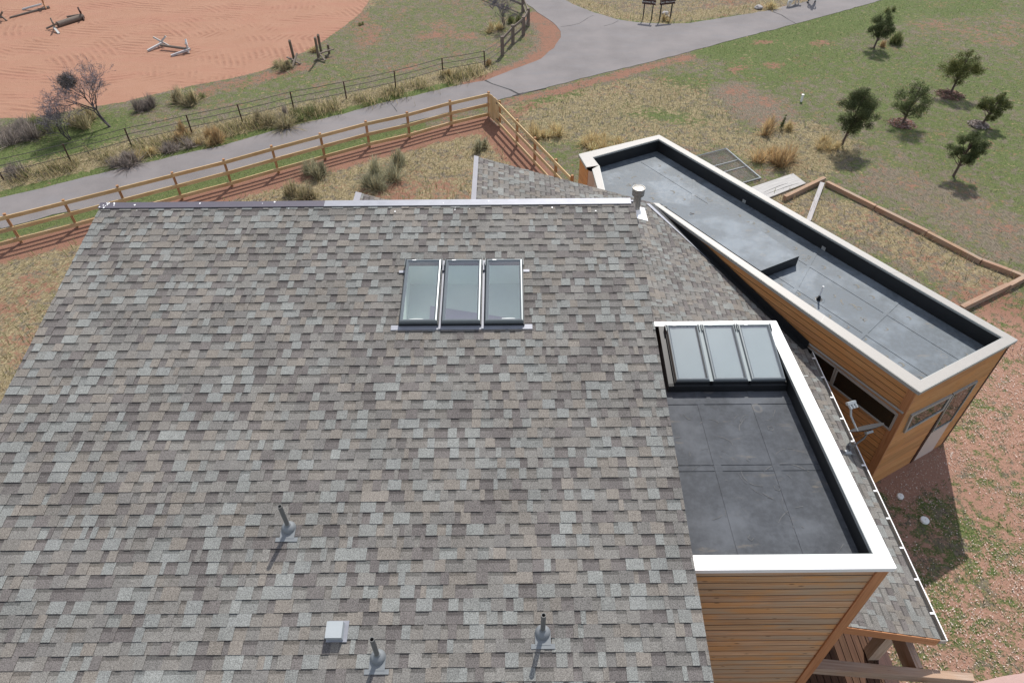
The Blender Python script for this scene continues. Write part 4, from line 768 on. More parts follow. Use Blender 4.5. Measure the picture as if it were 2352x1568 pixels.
# satellite dish
r2 = lambda X_, Y_: ((2273+X_/3.357)*.7911, (950+Y_/3.357)*.7911)
dm = onpl(*r2(628, 1222), (xE, 0, zE), NL); sdh = thing('satellite_dish', dm, 'grey satellite dish on a bent mast near the gutter', 'satellite dish')
dc = dm + Vector((.42, .32, .34))
nd = Vector((-.22, .66, .58)).normalized(); hx = Vector((.93, .3, 0)); hx = (hx-nd*hx.dot(nd)).normalized(); hy = nd.cross(hx)
mb = MB(); K = 28; rs = [0, .33, .66, .93, 1]
base = []
for r in rs:
    base.append(len(mb.v))
    for k in range(K): t_ = 2*math.pi*k/K; mb.v.append(tuple(dc + hx*math.cos(t_)*r*.36 + hy*math.sin(t_)*r*.29 + nd*(.05*r*r)))
for i in range(len(rs)-1):
    for k in range(K): k2 = (k+1) % K; mb.f.append((base[i]+k, base[i]+k2, base[i+1]+k2, base[i+1]+k)); mb.c.append((1, 1, 1)); mb.g.append(0.)
do = mb.build('reflector', M['dish'], sdh, True); md = do.modifiers.new('thick', 'SOLIDIFY'); md.thickness = .012
mb = MB(); mb.tube([dm, dm+Vector((.12, .1, .08)), dm+Vector((.36, .22, .2)), dc-nd*.03-hy*.02], .021, 10); mb.build('mast', M['pvc'], sdh, True)
mb = MB(); mb.box((dm.x-.05, dm.y-.05, dm.z), (dm.x+.07, dm.y+.05, dm.z+.035)); mb.build('bracket', M['lnb'], sdh); mb = MB(); mb.bar(dc-nd*.05-hx*.06, dc-nd*.05+hx*.1, .07, .05, nd); mb.build('bracket', M['lnb'], sdh)
l0 = dc - hx*.27 - hy*.05 + nd*.04; l1 = l0 + nd*.36 - hx*.02 + Vector((0, 0, -.04)); l2 = l1 + nd*.2 + hx*.03 + Vector((0, 0, .1))
mb = MB(); mb.tube([l0, l1, l2], [.018, .02, .024], 8); mb.build('feed_arm', M['lnb'], sdh, True)
mb = MB(); mb.bar(l2-hx*.1, l2+hx*.1, .07, .06, nd)
for q in (-.07, 0, .07): mb.tube([l2+hx*q, l2+hx*q-nd*.1+Vector((.03, -.02, 0))], .03, 10)
mb.build('feed_head', M['lnb'], sdh)
mb = MB(); mb.tube([dm+Vector((.05, 0, .03)), dm+Vector((.02, .12, .14)), dm+Vector((.12, .22, .2)), dc-nd*.05], .005, 6); mb.build('cable', M['black'], sdh)
# wooden rail fence
def rail_fence(bases, label, hts=(1.16, .70, .24), extra=None):
    b0 = bases[0]; t = thing('rail_fence', (b0.x, b0.y, 0), label, 'fence'); H_ = 1.2
    d = (bases[-1]-bases[0]).normalized(); cs_ = Vector((d.y, -d.x, 0)); cs_ = cs_ if cs_.y < 0 else -cs_
    if extra: cs_ = extra
    for b in bases: m_ = MB(); m_.bar(Vector((b.x, b.y, -.1)), Vector((b.x+rnd.uniform(-.01, .01), b.y, H_+rnd.uniform(0, .03))), .09, .09, d); m_.build('post', M['post'], t)
    for h in hts:
        m_ = MB()
        for a, b in zip(bases[:-1], bases[1:]): m_.bar(Vector((a.x, a.y, h-.07+rnd.uniform(-.006, .006)))+cs_*.066-d*.004, Vector((b.x, b.y, h-.07+rnd.uniform(-.006, .006)))+cs_*.066+d*.004, .038, .14)
        m_.build('rail', M['fence'], t)
    m_ = MB(); L = (bases[-1]-bases[0]).length; k = 0
    for a, b in zip(bases[:-1], bases[1:]):
        n_ = int((b-a).length/.05)
        for i in range(n_): q = a.lerp(b, i/n_) - cs_*.05; m_.face([(q.x-d.x*.0016, q.y-d.y*.0016, .05), (q.x+d.x*.0016, q.y+d.y*.0016, .05), (q.x+d.x*.0016, q.y+d.y*.0016, 1.12), (q.x-d.x*.0016, q.y-d.y*.0016, 1.12)])
        for h in np.arange(.08, 1.15, .1): q, r_ = a-cs_*.05, b-cs_*.05; m_.face([(q.x, q.y, h), (r_.x, r_.y, h), (r_.x, r_.y, h+.003), (q.x, q.y, h+.003)])
    m_.build('wire_mesh', M['meshw'], t); return t
meas = [P(*q) for q in ((49.4, 556.5), (178.5, 523), (533, 428), (640, 396.6), (849, 338), (941, 317), (1037, 289.4), (1124, 268.5))]
A_, B_ = meas[0], meas[-1]
bs = [meas[0], meas[1], meas[1].lerp(meas[2], .32), meas[1].lerp(meas[2], .66), meas[2], meas[3], meas[3].lerp(meas[4], .5), meas[4], meas[5], meas[6], meas[7]]
stp = (bs[1]-bs[0]); bs = [bs[0]-stp*2, bs[0]-stp] + bs
rail_fence(bs, 'long new pine rail fence with wire mesh running beside the road')
rb2 = [P(*q) for q in ((1148, 290), (1187.5, 334), (1228, 377))]; dd = (rb2[2]-rb2[0])/2; rb2 = [rb2[0], rb2[1], rb2[2], rb2[2]+dd*1.02, rb2[2]+dd*1.75]
rail_fence(rb2, 'short pine rail fence running from the board gate to the flat roofed wing', extra=Vector((-dd.y, dd.x, 0)).normalized()*(1 if -dd.y < 0 else -1))
g0, g1 = bs[-1], rb2[0]; gt_ = thing('gate', (g0.x, g0.y, 0), 'closed gate of upright pine boards at the fence corner', 'gate')
d = (g1-g0).normalized(); nrm = Vector((-d.y, d.x, 0)); nrm = nrm if nrm.x < 0 else -nrm; mb = MB(); L = (g1-g0).length; k = 9
for i in range(k): q = g0 + d*(L*(i+.5)/k) + nrm*.03; mb.bar(Vector((q.x, q.y, .06)), Vector((q.x, q.y, 1.17+rnd.uniform(-.02, .03))), L/k-.012, .02, nrm)
mb.build('board_panel', M['fence'], gt_)
for h in (.3, .95): mb = MB(); mb.bar(Vector((g0.x, g0.y, h)), Vector((g1.x, g1.y, h)), .03, .09); mb.build('cross_rail', M['post'], gt_)
for h in (.28, 1.02): mb = MB(); q = g1 - d*.1 + nrm*.045; mb.bar(Vector((q.x, q.y, h))-d*.14, Vector((q.x, q.y, h))+d*.12, .012, .05); mb.build('hinge', M['blackmetal'], gt_)
# rusty pipe-and-wire fence
mf = [P(*q) for q in ((-150, 452), (8, 412), (164, 374), (303, 337), (441, 306), (557, 281), (675, 251), (796, 227), (909, 202), (1017, 172), (1114, 155))]
t = thing('wire_fence', (mf[1].x, mf[1].y, 0), 'rusty three strand fence between the road verge and the riding arena', 'fence')
for q in mf: m_ = MB(); m_.tube([(q.x, q.y, -.1), (q.x+rnd.uniform(-.03, .03), q.y, .86)], .032, 8); m_.build('post', M['rust'], t)
wb = [P(*q) for q in ((1154, 128), (1178, 101), (1202, 81), (1213, 61))]
for h in (.84, .58, .3):
    m_ = MB(); pts_ = [Vector((q.x, q.y, h)) for q in mf+wb[:1]]
    for a, b in zip(pts_[:-1], pts_[1:]): m_.tube([a, a.lerp(b, .5)-Vector((0, 0, .015)), b], .014, 5)
    m_.build('strand', M['wire'], t)
wb += [P(1201, 28), P(1140, 2), P(1078, -22), P(1015, -45)]
t = thing('split_rail_fence', (wb[0].x, wb[0].y, 0), 'weathered two rail timber fence curving beside the road bend', 'fence')
for q in wb: m_ = MB(); m_.bar((q.x, q.y, -.1), (q.x, q.y, 1.02), .16, .16, (1, .3, 0)); m_.build('post', M['grey'], t)
for h in (.88, .42):
    for a, b in zip(wb[:-1], wb[1:]): m_ = MB(); m_.bar((a.x, a.y, h), (b.x, b.y, h+rnd.uniform(-.03, .03)), .05, .13); m_.build('rail', M['grey'], t)
# ---------------------------------------------------------------- junipers
def leafmass(name, clumps, n, size, cols, m, parent, shape=1.0):
    cs_ = []; clumps = np.array(clumps); wts = clumps[:, 3]**2; ii = rng.choice(len(clumps), n, p=wts/wts.sum()); dv = rng.normal(0, 1, (n, 3)); dv /= np.linalg.norm(dv, axis=1)[:, None]
    rr = rng.random(n)**.5; c = clumps[ii, :3] + dv*(clumps[ii, 3]*rr)[:, None]; nn = dv + rng.normal(0, .6, (n, 3)); nn /= np.linalg.norm(nn, axis=1)[:, None]
    a = np.cross(nn, rng.normal(0, 1, (n, 3))); a /= np.linalg.norm(a, axis=1)[:, None]; b = np.cross(nn, a); s = size*rng.uniform(.6, 1.4, n)
    a *= s[:, None]; b *= (s*.4)[:, None]; V = np.concatenate([c-a, c-b, c+a, c+b]); i = np.arange(n)
    ck = rng.uniform(.72, 1.3, len(clumps)); cl = np.array(cols)[rng.integers(0, len(cols), n)]*rng.uniform(.75, 1.25, (n, 1)); cl *= ck[ii][:, None]
    return npmesh(name, V, np.stack([i, i+n, i+2*n, i+3*n], 1), cl, m, parent)
def juniper(px, top, wid, lean, dens, cols, label, seed, spread=1.0, low=.22):
    R_ = random.Random(seed); b = P(*px); t = thing('juniper_tree', (b.x, b.y, 0), label, 'tree', 'young junipers on the grassy slope'); H_ = top; mb = MB()
    tp = [b, b+Vector((lean*.25*H_, 0, H_*.28)), b+Vector((lean*.6*H_, .02, H_*.6)), b+Vector((lean*H_, 0, H_*.92))]; mb.tube(tp, [.055, .045, .03, .01], 8)
    low = max(.16, low-.05); cl = []; cc_ = b+Vector((lean*.62*H_, 0, H_*(low+1)/2)); hz_ = H_*(1-low)/2; nb = int(46*spread)
    for k in range(nb):
        while True:
            q = Vector((R_.uniform(-1, 1), R_.uniform(-1, 1), R_.uniform(-1, 1)))
            if .3 < q.length < 1: break
        q = q.normalized()*(R_.uniform(.45, 1.04)); wz = 1.05 - .52*max(0, q.z) - .12*max(0, -q.z)
        e = cc_ + Vector((q.x*wid*.44*wz, q.y*wid*.44*wz, q.z*hz_*.9)); cl.append((e.x, e.y, e.z, wid*R_.uniform(.09, .15)))
        if k % 2 == 0:
            f = max(.16, min(.9, (e.z-.28)/H_*.8)); base = tp[0].lerp(tp[3], f); base.z = b.z+f*H_*.92; mb.tube([base, base.lerp(e, .5)-Vector((0, 0, .03)), e], [.02, .013, .006], 5)
    cl.append((tp[3].x, tp[3].y, H_*.93, wid*.1)); cl.append((tp[3].x+.03, tp[3].y, H_*.99, wid*.055))
    mb.build('trunk', M['bark'], t, True); leafmass('crown', cl, int(15000*dens), .023, cols, M['leaf'], t); return t
dkg = [(.07, .092, .036), (.095, .118, .05), (.12, .135, .06), (.055, .072, .032)]; ylg = [(.12, .125, .036), (.15, .145, .045), (.095, .11, .034), (.075, .09, .034)]; grn_ = [(.08, .105, .04), (.105, .125, .048), (.062, .082, .034)]
juniper((2007, 111), 1.95, 1.6, .08, 1.2, dkg, 'dark juniper farthest up the slope with a round bush beside it', 1)
juniper((2183, 215), 2.05, 1.85, .05, 1.15, ylg, 'yellowish green pointed juniper rising from a ring of dark mulch', 2, low=.2)
juniper((2072, 286), 1.95, 1.95, .07, .85, grn_, 'sparse see-through juniper with pale limbs beside a red earth patch', 3, 1.1, low=.22)
juniper((2254, 288), 1.5, 1.4, .22, .85, grn_+ylg, 'small juniper leaning to the right above grey stony mulch', 4)
juniper((1933, 335), 2.5, 1.95, .1, 2.1, dkg, 'biggest and darkest juniper, bushy crown on a bare trunk nearest the wing roof', 5, low=.33)
juniper((2190, 404), 1.9, 1.45, .06, 1.3, grn_+dkg, 'compact rounded juniper standing lowest on the slope', 6, low=.34)
for px, r_, lab, cset in (((2180, 219), .75, 'ring of dark bark mulch under the yellowish pointed juniper', [(.14, .075, .055), (.09, .06, .05), (.2, .12, .1)]), ((2073, 285), .68, 'ring of mulch and red earth under the sparse juniper', [(.2, .13, .11), (.26, .2, .18), (.25, .11, .08)]), ((2247, 287), .5, 'patch of grey stony mulch under the small leaning juniper', [(.27, .23, .21), (.2, .16, .14), (.33, .29, .27)])):
    b = P(*px); n = 900; r_ *= .85; rr = r_*np.sqrt(rng.random(n))*rng.uniform(.8, 1.15, n); th = rng.uniform(0, 6.28, n); c = np.stack([b.x+rr*np.cos(th), b.y+rr*np.sin(th), .03+.05*(1-rr/r_)+rng.uniform(0, .02, n)], 1); a = rng.normal(0, 1, (n, 3))*[.04, .04, .012]; b_ = rng.normal(0, 1, (n, 3))*[.018, .018, .008]; i = np.arange(n)
    o = npmesh('mulch_ring', np.concatenate([c-a, c-b_, c+a, c+b_]), np.stack([i, i+n, i+2*n, i+3*n], 1), np.array(cset)[rng.integers(0, 3, n)]*rng.uniform(.6, 1.4, (n, 1)), M['mulch']); tag(o, lab, 'mulch')
# ---------------------------------------------------------------- shrubs and grass clumps
def shrub(px, wid, ht, kind, label, n=1500, name='shrub', cat='bush', group=None, flat=1.0):
    b = P(*px); pal = dict(sage=[(.25, .25, .17), (.2, .2, .14), (.3, .29, .2), (.13, .13, .09), (.33, .29, .18)], straw=[(.44, .35, .19), (.5, .41, .24), (.36, .28, .15), (.25, .2, .12)],
               orange=[(.36, .26, .13), (.42, .31, .17), (.3, .2, .11), (.2, .16, .1)], grey=[(.16, .14, .13), (.2, .17, .15), (.26, .22, .19), (.11, .1, .09)], green=[(.1, .13, .05), (.14, .16, .07), (.25, .23, .12), (.07, .09, .035)], mixd=[(.3, .26, .17), (.2, .19, .1), (.38, .31, .19), (.12, .11, .08)])[kind]
    wid *= 1.25; lobes = max(3, int(wid*3.2)); n = int(n*1.15); li = rng.integers(0, lobes, n); la = rng.uniform(0, 6.28, lobes); lr_ = wid*.34*np.sqrt(rng.random(lobes)); lx, ly = np.cos(la)*lr_, np.sin(la)*lr_*.75; lh = rng.uniform(.45, 1.0, lobes); lh[0] = 1; lw = rng.uniform(.22, .42, lobes)*wid
    th = rng.uniform(0, 6.28, n); rad = np.abs(rng.normal(0, .62, n)).clip(0, 1.35); el = np.cos(np.minimum(rad, 1.3)*1.05); L_ = ht*lh[li]*rng.uniform(.35, 1.1, n)
    c0 = np.stack([b.x+lx[li]+np.cos(th)*lw[li]*.3*rng.random(n), b.y+ly[li]+np.sin(th)*lw[li]*.3*rng.random(n), np.zeros(n)], 1); sx = lw[li]*rad*rng.uniform(.6, 1.25, n)
    tip = np.stack([b.x+lx[li]+np.cos(th)*sx, b.y+ly[li]+np.sin(th)*sx, L_*el*flat], 1); mid = c0*.45+tip*.55; mid[:, 2] = tip[:, 2]*.68; mid += rng.normal(0, .02, (n, 3)); tip += rng.normal(0, .035, (n, 3)); mid[:, 2] = np.maximum(mid[:, 2], .01); tip[:, 2] = np.maximum(tip[:, 2], .02)
    ph = rng.uniform(0, 6.28, n); wv = np.stack([np.cos(ph), np.sin(ph), rng.normal(0, .3, n)], 1)*(.0065*rng.uniform(.6, 1.4, n))[:, None]
    br = tip + rng.normal(0, 1, (n, 3))*np.array([.07, .07, .04])*ht; br[:, 2] = np.maximum(br[:, 2], .02)
    V = np.concatenate([c0-wv, c0+wv, mid+wv, mid-wv, tip, mid+wv*.6, mid-wv*.6, br]); i = np.arange(n); T = np.concatenate([np.stack([i, i+n, i+2*n], 1), np.stack([i, i+2*n, i+3*n], 1), np.stack([i+3*n, i+2*n, i+4*n], 1), np.stack([i+5*n, i+6*n, i+7*n], 1)])
    cl = np.array(pal)[rng.integers(0, len(pal), n)]*rng.uniform(.75, 1.25, (n, 1))*1.5; cl = np.minimum(cl*rng.uniform(.8, 1.2, lobes)[li][:, None], .75); V -= np.array([b.x, b.y, 0])
    o = npmesh(name, V, T, np.concatenate([cl, cl, cl, cl]), M['blade']); o.location = (b.x, b.y, 0); return tag(o, label, cat, group)
SHR = [((862, 420), 2.0, 1.0, 'sage', 'big grey green sagebrush in the fenced yard, left of its smaller twin', 1500), ((915, 378), 1.1, .85, 'sage', 'tall thin sagebrush tuft behind the big yard sagebrush', 700),
 ((690, 452), 1.3, .8, 'mixd', 'brown and green bush growing just above the roof ridge', 800), ((725, 405), 1.1, .85, 'sage', 'upright bush in the yard with rusty tips right beside the rail fence', 800), ((1104, 342), .8, .55, 'sage', 'small pale sage clump in the yard near the gate', 600),
 ((1255, 312), 1.5, .7, 'straw', 'straw coloured clump outside the fence, first bush past the gate', 900), ((1385, 335), 1.9, .65, 'straw', 'wide straw clump just behind the far corner of the flat roof', 1100), ((1778, 372), 1.7, .85, 'orange', 'broad orange dry bush behind the chain link panel', 1300),
 ((1770, 304), 1.1, .75, 'orange', 'feathery orange weed clump with a green sapling in it', 700), ((1812, 300), .9, .5, 'straw', 'low straw tuft right of the green sapling', 400), ((2052, 102), 1.0, .75, 'green', 'dark round bush right beside the farthest juniper', 800), ((2030, 107), .5, .4, 'orange', 'little rusty tuft at the foot of the farthest juniper', 250),
 ((1895, 338), 1.3, .5, 'straw', 'dry grass tuft at the trunk of the biggest juniper', 600), ((2040, 26), .9, .35, 'green', 'low green tuft by the upper road on the right', 400),
 ((275, 378), 1.7, .6, 'grey', 'grey tangled bush on the road verge, nearest one to the photo left', 1100), ((330, 360), 1.2, .5, 'straw', 'straw heap on the verge right of the grey tangle', 700), ((412, 342), 1.5, .45, 'grey', 'low grey heap of dead stems at the foot of the orange bushes', 900), ((418, 318), 1.2, .8, 'orange', 'orange flowering bush against a fence post', 700),
 ((505, 320), 1.25, .85, 'orange', 'tall orange bush on the verge between two fence posts', 900), ((470, 330), 1.0, .4, 'straw', 'pale straw heap between the orange bushes', 500), ((622, 292), 1.9, .75, 'mixd', 'large domed grey and straw bush by the road', 1400), ((655, 280), .8, .85, 'grey', 'thin dead stalks at the right side of the domed bush', 400), ((700, 268), 1.5, .45, 'green', 'green and straw clump past the domed roadside bush', 800),
 ((418, 242), 1.7, .85, 'mixd', 'tall grassy bush at the edge of the riding arena', 1100), ((455, 232), 1.2, .4, 'green', 'low green clump right of the tall arena edge bush', 500), ((330, 248), 1.3, .75, 'grey', 'grey dead bush behind the large bare tree', 900), ((205, 282), 2.0, .9, 'mixd', 'green brown thicket under the large bare tree', 1100), ((36, 315), 2.6, .9, 'grey', 'wide dark grey thicket at the far left arena edge', 1700), ((90, 300), 1.7, .7, 'green', 'olive thicket between the small bare tree and the arena', 900),
 ((55, 395), 1.5, .7, 'grey', 'thin leafless stems behind the left end of the wire fence', 350), ((651, 155), 1.2, .65, 'mixd', 'bush at the foot of the single leaning post', 800), ((720, 118), .9, .4, 'straw', 'dry tuft behind the pair of leaning posts', 400), ((1141, 72), 1.2, .5, 'straw', 'straw tuft left of the bare tree by the curved fence', 600), ((1178, 52), .9, .6, 'green', 'green bush between the bare tree and the curved fence', 500), ((830, 58), .5, .2, 'green', 'isolated dark green tuft in the paddock', 200),
 ((1760, 22), 1.2, .5, 'straw', 'pale straw clump on the island beside the upper road', 600), ((1530, 48), .8, .45, 'straw', 'straw tuft between the two road name signs', 350), ((1025, 170), .8, .35, 'straw', 'straw tuft around a rusty fence post near the road bend', 350), ((1128, 150), .6, .4, 'orange', 'rusty grass tuft at the last rusty fence post', 250)]
for px, w_, h_, kd_, lab, n_ in SHR: shrub(px, w_, h_, kd_, lab, n_)
b = P(1793, 297); mb = MB(); mb.tube([b, b+Vector((.02, 0, .55))], [.012, .004], 5); t = thing('juniper_sapling', b, 'thin green juniper sapling standing in the orange weeds', 'tree'); mb.build('trunk', M['bark'], t); leafmass('crown', [(b.x+.01*k, b.y, .12+.075*k, .12-.011*k) for k in range(8)], 700, .022, grn_, M['leaf'], t)
# ---------------------------------------------------------------- bare trees
def baretree(px, H_, lean, label, seed, spread=.7, depth=7, col_=((.17, .155, .17), (.23, .21, .235), (.12, .11, .118)), nest=None, low=.25, multi=2):
    R_ = random.Random(seed); b = P(*px); t = thing('bare_tree', (b.x, b.y, 0), label, 'tree', 'leafless trees'); tr = MB(); vs, cs_ = [], []
    def grow(p, d, L, r, k):
        segs = 3; pts_ = [p]; q = p
        for i in range(segs): d = (d + Vector((R_.gauss(0, .14), R_.gauss(0, .14), R_.gauss(0.03, .08)))).normalized(); q = q + d*L/segs; pts_.append(q)
        if k >= depth-2 or r < .009:
            for a, c in zip(pts_[:-1], pts_[1:]):
                s_ = Vector((R_.gauss(0, 1), R_.gauss(0, 1), R_.gauss(0, 1))).cross(c-a).normalized()*max(r, .0055)
                vs.extend([a-s_, a+s_, c+s_*.7, c-s_*.7]); cs_.append(R_.choice(col_))
        else: tr.tube(pts_, [r, r*.9, r*.8, r*.7], 6, caps=False)
        if k < depth:
            nb = 3 if k < 2 else R_.choice((2, 3, 3))
            for i in range(nb):
                ax = Vector((R_.gauss(0, 1), R_.gauss(0, 1), R_.gauss(0, .6))); nd_ = (d*(1-.0) + ax.normalized()*spread*(R_.uniform(.5, 1.2)) + Vector(lean)*.14).normalized()
                nd_.z = max(nd_.z, -.15); grow(pts_[R_.choice((1, 2, 3, 3))] if i else q, nd_, L*R_.uniform(.62, .85), r*.6, k+1)
    for i in range(multi): grow(Vector((b.x+R_.uniform(-.06, .06), b.y+R_.uniform(-.06, .06), -.05)), (Vector(lean)+Vector((R_.gauss(0, .12), R_.gauss(0, .12), 1))).normalized(), H_*.36, .055*H_/2.6*(1 if i == 0 else .75), 0)
    tr.build('trunk', M['bark2'], t, True); n = len(cs_); npmesh('twigs', [tuple(v) for v in vs], np.arange(4*n).reshape(n, 4), cs_, M['twig'], t)
    if nest:
        c = np.array(nest[0]); r_ = nest[1]; n = 2600; a = rng.normal(0, 1, (n, 3)); a /= np.linalg.norm(a, axis=1)[:, None]; p0 = c + a*(r_*rng.random(n)**.4)[:, None]*[1, 1, .8]; dr_ = a*.5+rng.normal(0, .6, (n, 3)); p1 = p0+dr_*r_*.42; wv = rng.normal(0, 1, (n, 3))*.005; i = np.arange(n)
        npmesh('twig_clump', np.concatenate([p0-wv, p0+wv, p1]), np.stack([i, i+n, i+2*n], 1), np.array([(.13, .12, .12), (.2, .185, .18), (.08, .075, .07)])[rng.integers(0, 3, n)], M['nest'], t)
    return t
bt_ = P(254, 291); baretree((254, 291), 2.5, (-.42, .0, 0), 'large leaning bare tree with a dense twig clump at its top by the arena', 3, .82, 7, nest=((bt_.x-1.05, bt_.y, 2.12), .36))
baretree((161, 322), 1.45, (-.5, 0, 0), 'small bushy bare tree leaning left beside the wire fence', 11, .6, 6, multi=4)
baretree((1159, 66), 1.75, (-.05, 0, 0), 'bare grey tree inside the curved timber fence by the road', 21, .75, 7, multi=2)
# ---------------------------------------------------------------- riding arena jumps
c8 = lambda X_, Y_: (X_*.1009, Y_*.1009); c9 = lambda X_, Y_: ((400+X_/3.92)*.7911, (80+Y_/3.92)*.7911)
def g3(px, z): q = P(*px, z); return q
def cross_frame(cx, d1, parent, m_, s=.55):
    for sg in (1, -1): mb = MB(); d = Vector(d1).normalized(); mb.bar(cx - d*s*sg*.8 + Vector((0, 0, -.22)), cx + d*s*sg*.8 + Vector((0, 0, .32)), .09, .05, (0, 1, 0)); mb.build('cross_board', m_, parent)
t = thing('log_jump', P(*c8(1600, 480)), 'thick weathered log jump with crossed boards at both ends on red dirt', 'horse jump', 'horse jumps in the arena')
mb = MB(); mb.tube([g3(c8(1310, 565), .16), g3(c8(1890, 375), .16)], [.17, .15], 12); mb.build('log', M['grey'], t, True)
mb = MB(); mb.tube([g3(c8(1050, 655), .1), g3(c8(1300, 540), .25)], .055, 8); mb.build('pole', M['grey'], t, True)
mb = MB(); mb.tube([g3(c8(1530, 385), .05), g3(c8(1850, 335), .3)], .055, 8); mb.build('pole', M['grey'], t, True)
mb = MB(); mb.bar(g3(c8(1225, 625), .22), g3(c8(1345, 770), .03), .12, .06); mb.build('board', M['white_wood'], t)
cross_frame(g3(c8(1235, 600), .25), (.6, -.9, 0), t, M['grey'], .6); cross_frame(g3(c8(1850, 340), .25), (.6, -.9, 0), t, M['darkwood'], .5)
t = thing('pole_jump', P(*c8(700, 260)), 'white pole leaning on a cross stand beside a long brown log', 'horse jump', 'horse jumps in the arena')
mb = MB(); mb.tube([g3(c8(515, 218), .05), g3(c8(940, 100), .35)], .06, 8); mb.build('pole', M['white_wood'], t, True)
mb = MB(); mb.tube([g3(c8(220, 405), .05), g3(c8(1120, 165), .08)], [.05, .09], 8); mb.build('log', M['grey'], t, True)
cross_frame(g3(c8(990, 80), .28), (.6, -.9, 0), t, M['post'], .55)
t = thing('jump_stand', P(*c8(30, 400)), 'brown crossed jump stand at the left edge of the arena', 'horse jump', 'horse jumps in the arena'); cross_frame(g3(c8(20, 375), .22), (.8, -.4, 0), t, M['grey'], .5); mb = MB(); mb.tube([g3(c8(-300, 420), .3), g3(c8(60, 400), .2)], .06, 8); mb.build('pole', M['grey'], t, True)
t = thing('low_jump', P(*c9(420, 230)), 'low jump with two white end poles and a brown bar between them', 'horse jump', 'horse jumps in the arena')
for a, b in (((112, 265), (275, 178)), ((380, 322), (600, 245))): mb = MB(); mb.bar(g3(c9(*a), .06), g3(c9(*b), .2), .1, .1); mb.build('end_pole', M['white_wood'], t)
mb = MB(); mb.tube([g3(c9(262, 203), .22), g3(c9(575, 247), .2)], .075, 8); mb.build('bar', M['grey'], t, True)
for a, z_, d1 in (((270, 172), .2, (.9, .2, 0)), ((565, 225), .2, (.3, -.9, 0))): cross_frame(g3(c9(*a), z_), d1, t, M['white_wood'], .42)
def leanpost(base, top, hz, m_=M['grey'], r_=.055):
    a = P(*c9(*base)); b = P(*c9(*top), hz); mb = MB(); mb.bar(a-Vector((0, 0, .1)), b, r_*2, r_*2, (0, 1, 0)); return mb
t = thing('leaning_post', P(*c9(1780, 350)), 'single dark leaning post with crossed boards at its foot by the arena edge', 'post'); leanpost((1778, 352), (1725, 150), 1.25).build('post', M['grey'], t)
for a, b, za, zb in (((1697, 338), (1850, 415), .3, .05), ((1812, 296), (1757, 455), .35, .05)): mb = MB(); mb.bar(g3(c9(*a), za), g3(c9(*b), zb), .1, .05); mb.build('board', M['grey'], t)
t = thing('leaning_post', P(*c9(2060, 340)), 'pair of tall dark posts and a short one with grey boards zigzagging at their feet', 'post')
leanpost((2057, 352), (2017, 115), 1.35).build('post', M['grey'], t); leanpost((2088, 288), (2050, 85), 1.3).build('post', M['grey'], t); leanpost((2180, 288), (2162, 193), .55).build('post', M['grey'], t)
for a, b, za, zb in (((2068, 296), (2228, 246), .3, .3), ((2072, 300), (2134, 376), .28, .12), ((2060, 358), (2136, 368), .1, .1), ((2004, 380), (2062, 354), .06, .1), ((2130, 322), (2170, 330), .06, .06)): mb = MB(); mb.bar(g3(c9(*a), za), g3(c9(*b), zb), .09, .05); mb.build('board', M['grey'], t)
# ---------------------------------------------------------------- road name signs
def textmesh(txt, size, name, parent, org, ux, uy, nn, m_):
    cu = bpy.data.curves.new('lettering', 'FONT'); cu.body = txt; cu.size = size; cu.small_caps_scale = .72; cu.align_x = 'CENTER'; cu.align_y = 'CENTER'; cu.extrude = .003; cu.space_character = 1.05
    ob = bpy.data.objects.new('tmp', cu); col.objects.link(ob); [setattr(f_, 'use_small_caps', True) for f_ in cu.body_format]; bpy.context.view_layer.update(); dg = bpy.context.evaluated_depsgraph_get(); me = bpy.data.meshes.new_from_object(ob.evaluated_get(dg)); bpy.data.objects.remove(ob)
    R3 = Matrix((ux, uy, nn)).transposed().to_4x4(); me.transform(Matrix.Translation(org) @ R3); me.materials.clear(); me.materials.append(m_); return mkobj(name, me, parent)
cs1 = lambda X_, Y_: ((1820+X_/11.76)*.7911, (Y_/11.76)*.7911)
def roadsign(f1, f2, txt, label):
    a, b = P(*cs1(*f1)), P(*cs1(*f2)); t = thing('road_sign', ((a.x+b.x)/2, (a.y+b.y)/2, 0), label, 'sign', 'road name signs'); d = (b-a).normalized(); nn = Vector((d.y, -d.x, 0)); nn = nn if nn.y < 0 else -nn
    for q in (a, b): mb = MB(); mb.bar((q.x, q.y, -.1), (q.x, q.y, 1.1), .06, .06, d); mb.build('post', M['blackmetal'], t)
    c = (a+b)/2 + nn*.055; L = (b-a).length/2+.13; mb = MB()
    for k, (h, e0, e1) in enumerate(((.93, .0, .02), (1.0, .03, -.01), (1.07, -.01, .03), (1.14, .02, .01))): mb.bar(Vector((c.x, c.y, h))-d*(L+e0), Vector((c.x, c.y, h))+d*(L+e1), .045, .0708)
    mb.build('board', M['darkwood'], t); textmesh(txt, .135, 'lettering', t, Vector((c.x, c.y, 1.035))+nn*.026, d if d.x > 0 else -d, Vector((0, 0, 1)), nn, M['text']); return t
roadsign((545, 670), (835, 705), 'Roosevelt Run', 'left of the two brown road name boards on twin black posts')
roadsign((1112, 705), (1475, 665), 'Lazy Dog Lane', 'dark brown road sign reading Lazy Dog Lane on twin black posts')
for a, b, lab in (((1617, 750), (1632, 625), 'thin upright white stake right of the road signs'), ((2215, 710), (2185, 610), 'tilted white stake farthest right beside the road')): mb = MB(); q = P(*cs1(*a)); p_ = P(*cs1(*b), .26); mb.bar(q, p_, .03, .02, (0, 1, 0)); tag(mb.build('marker_stake', M['white_wood']), lab, 'stake')
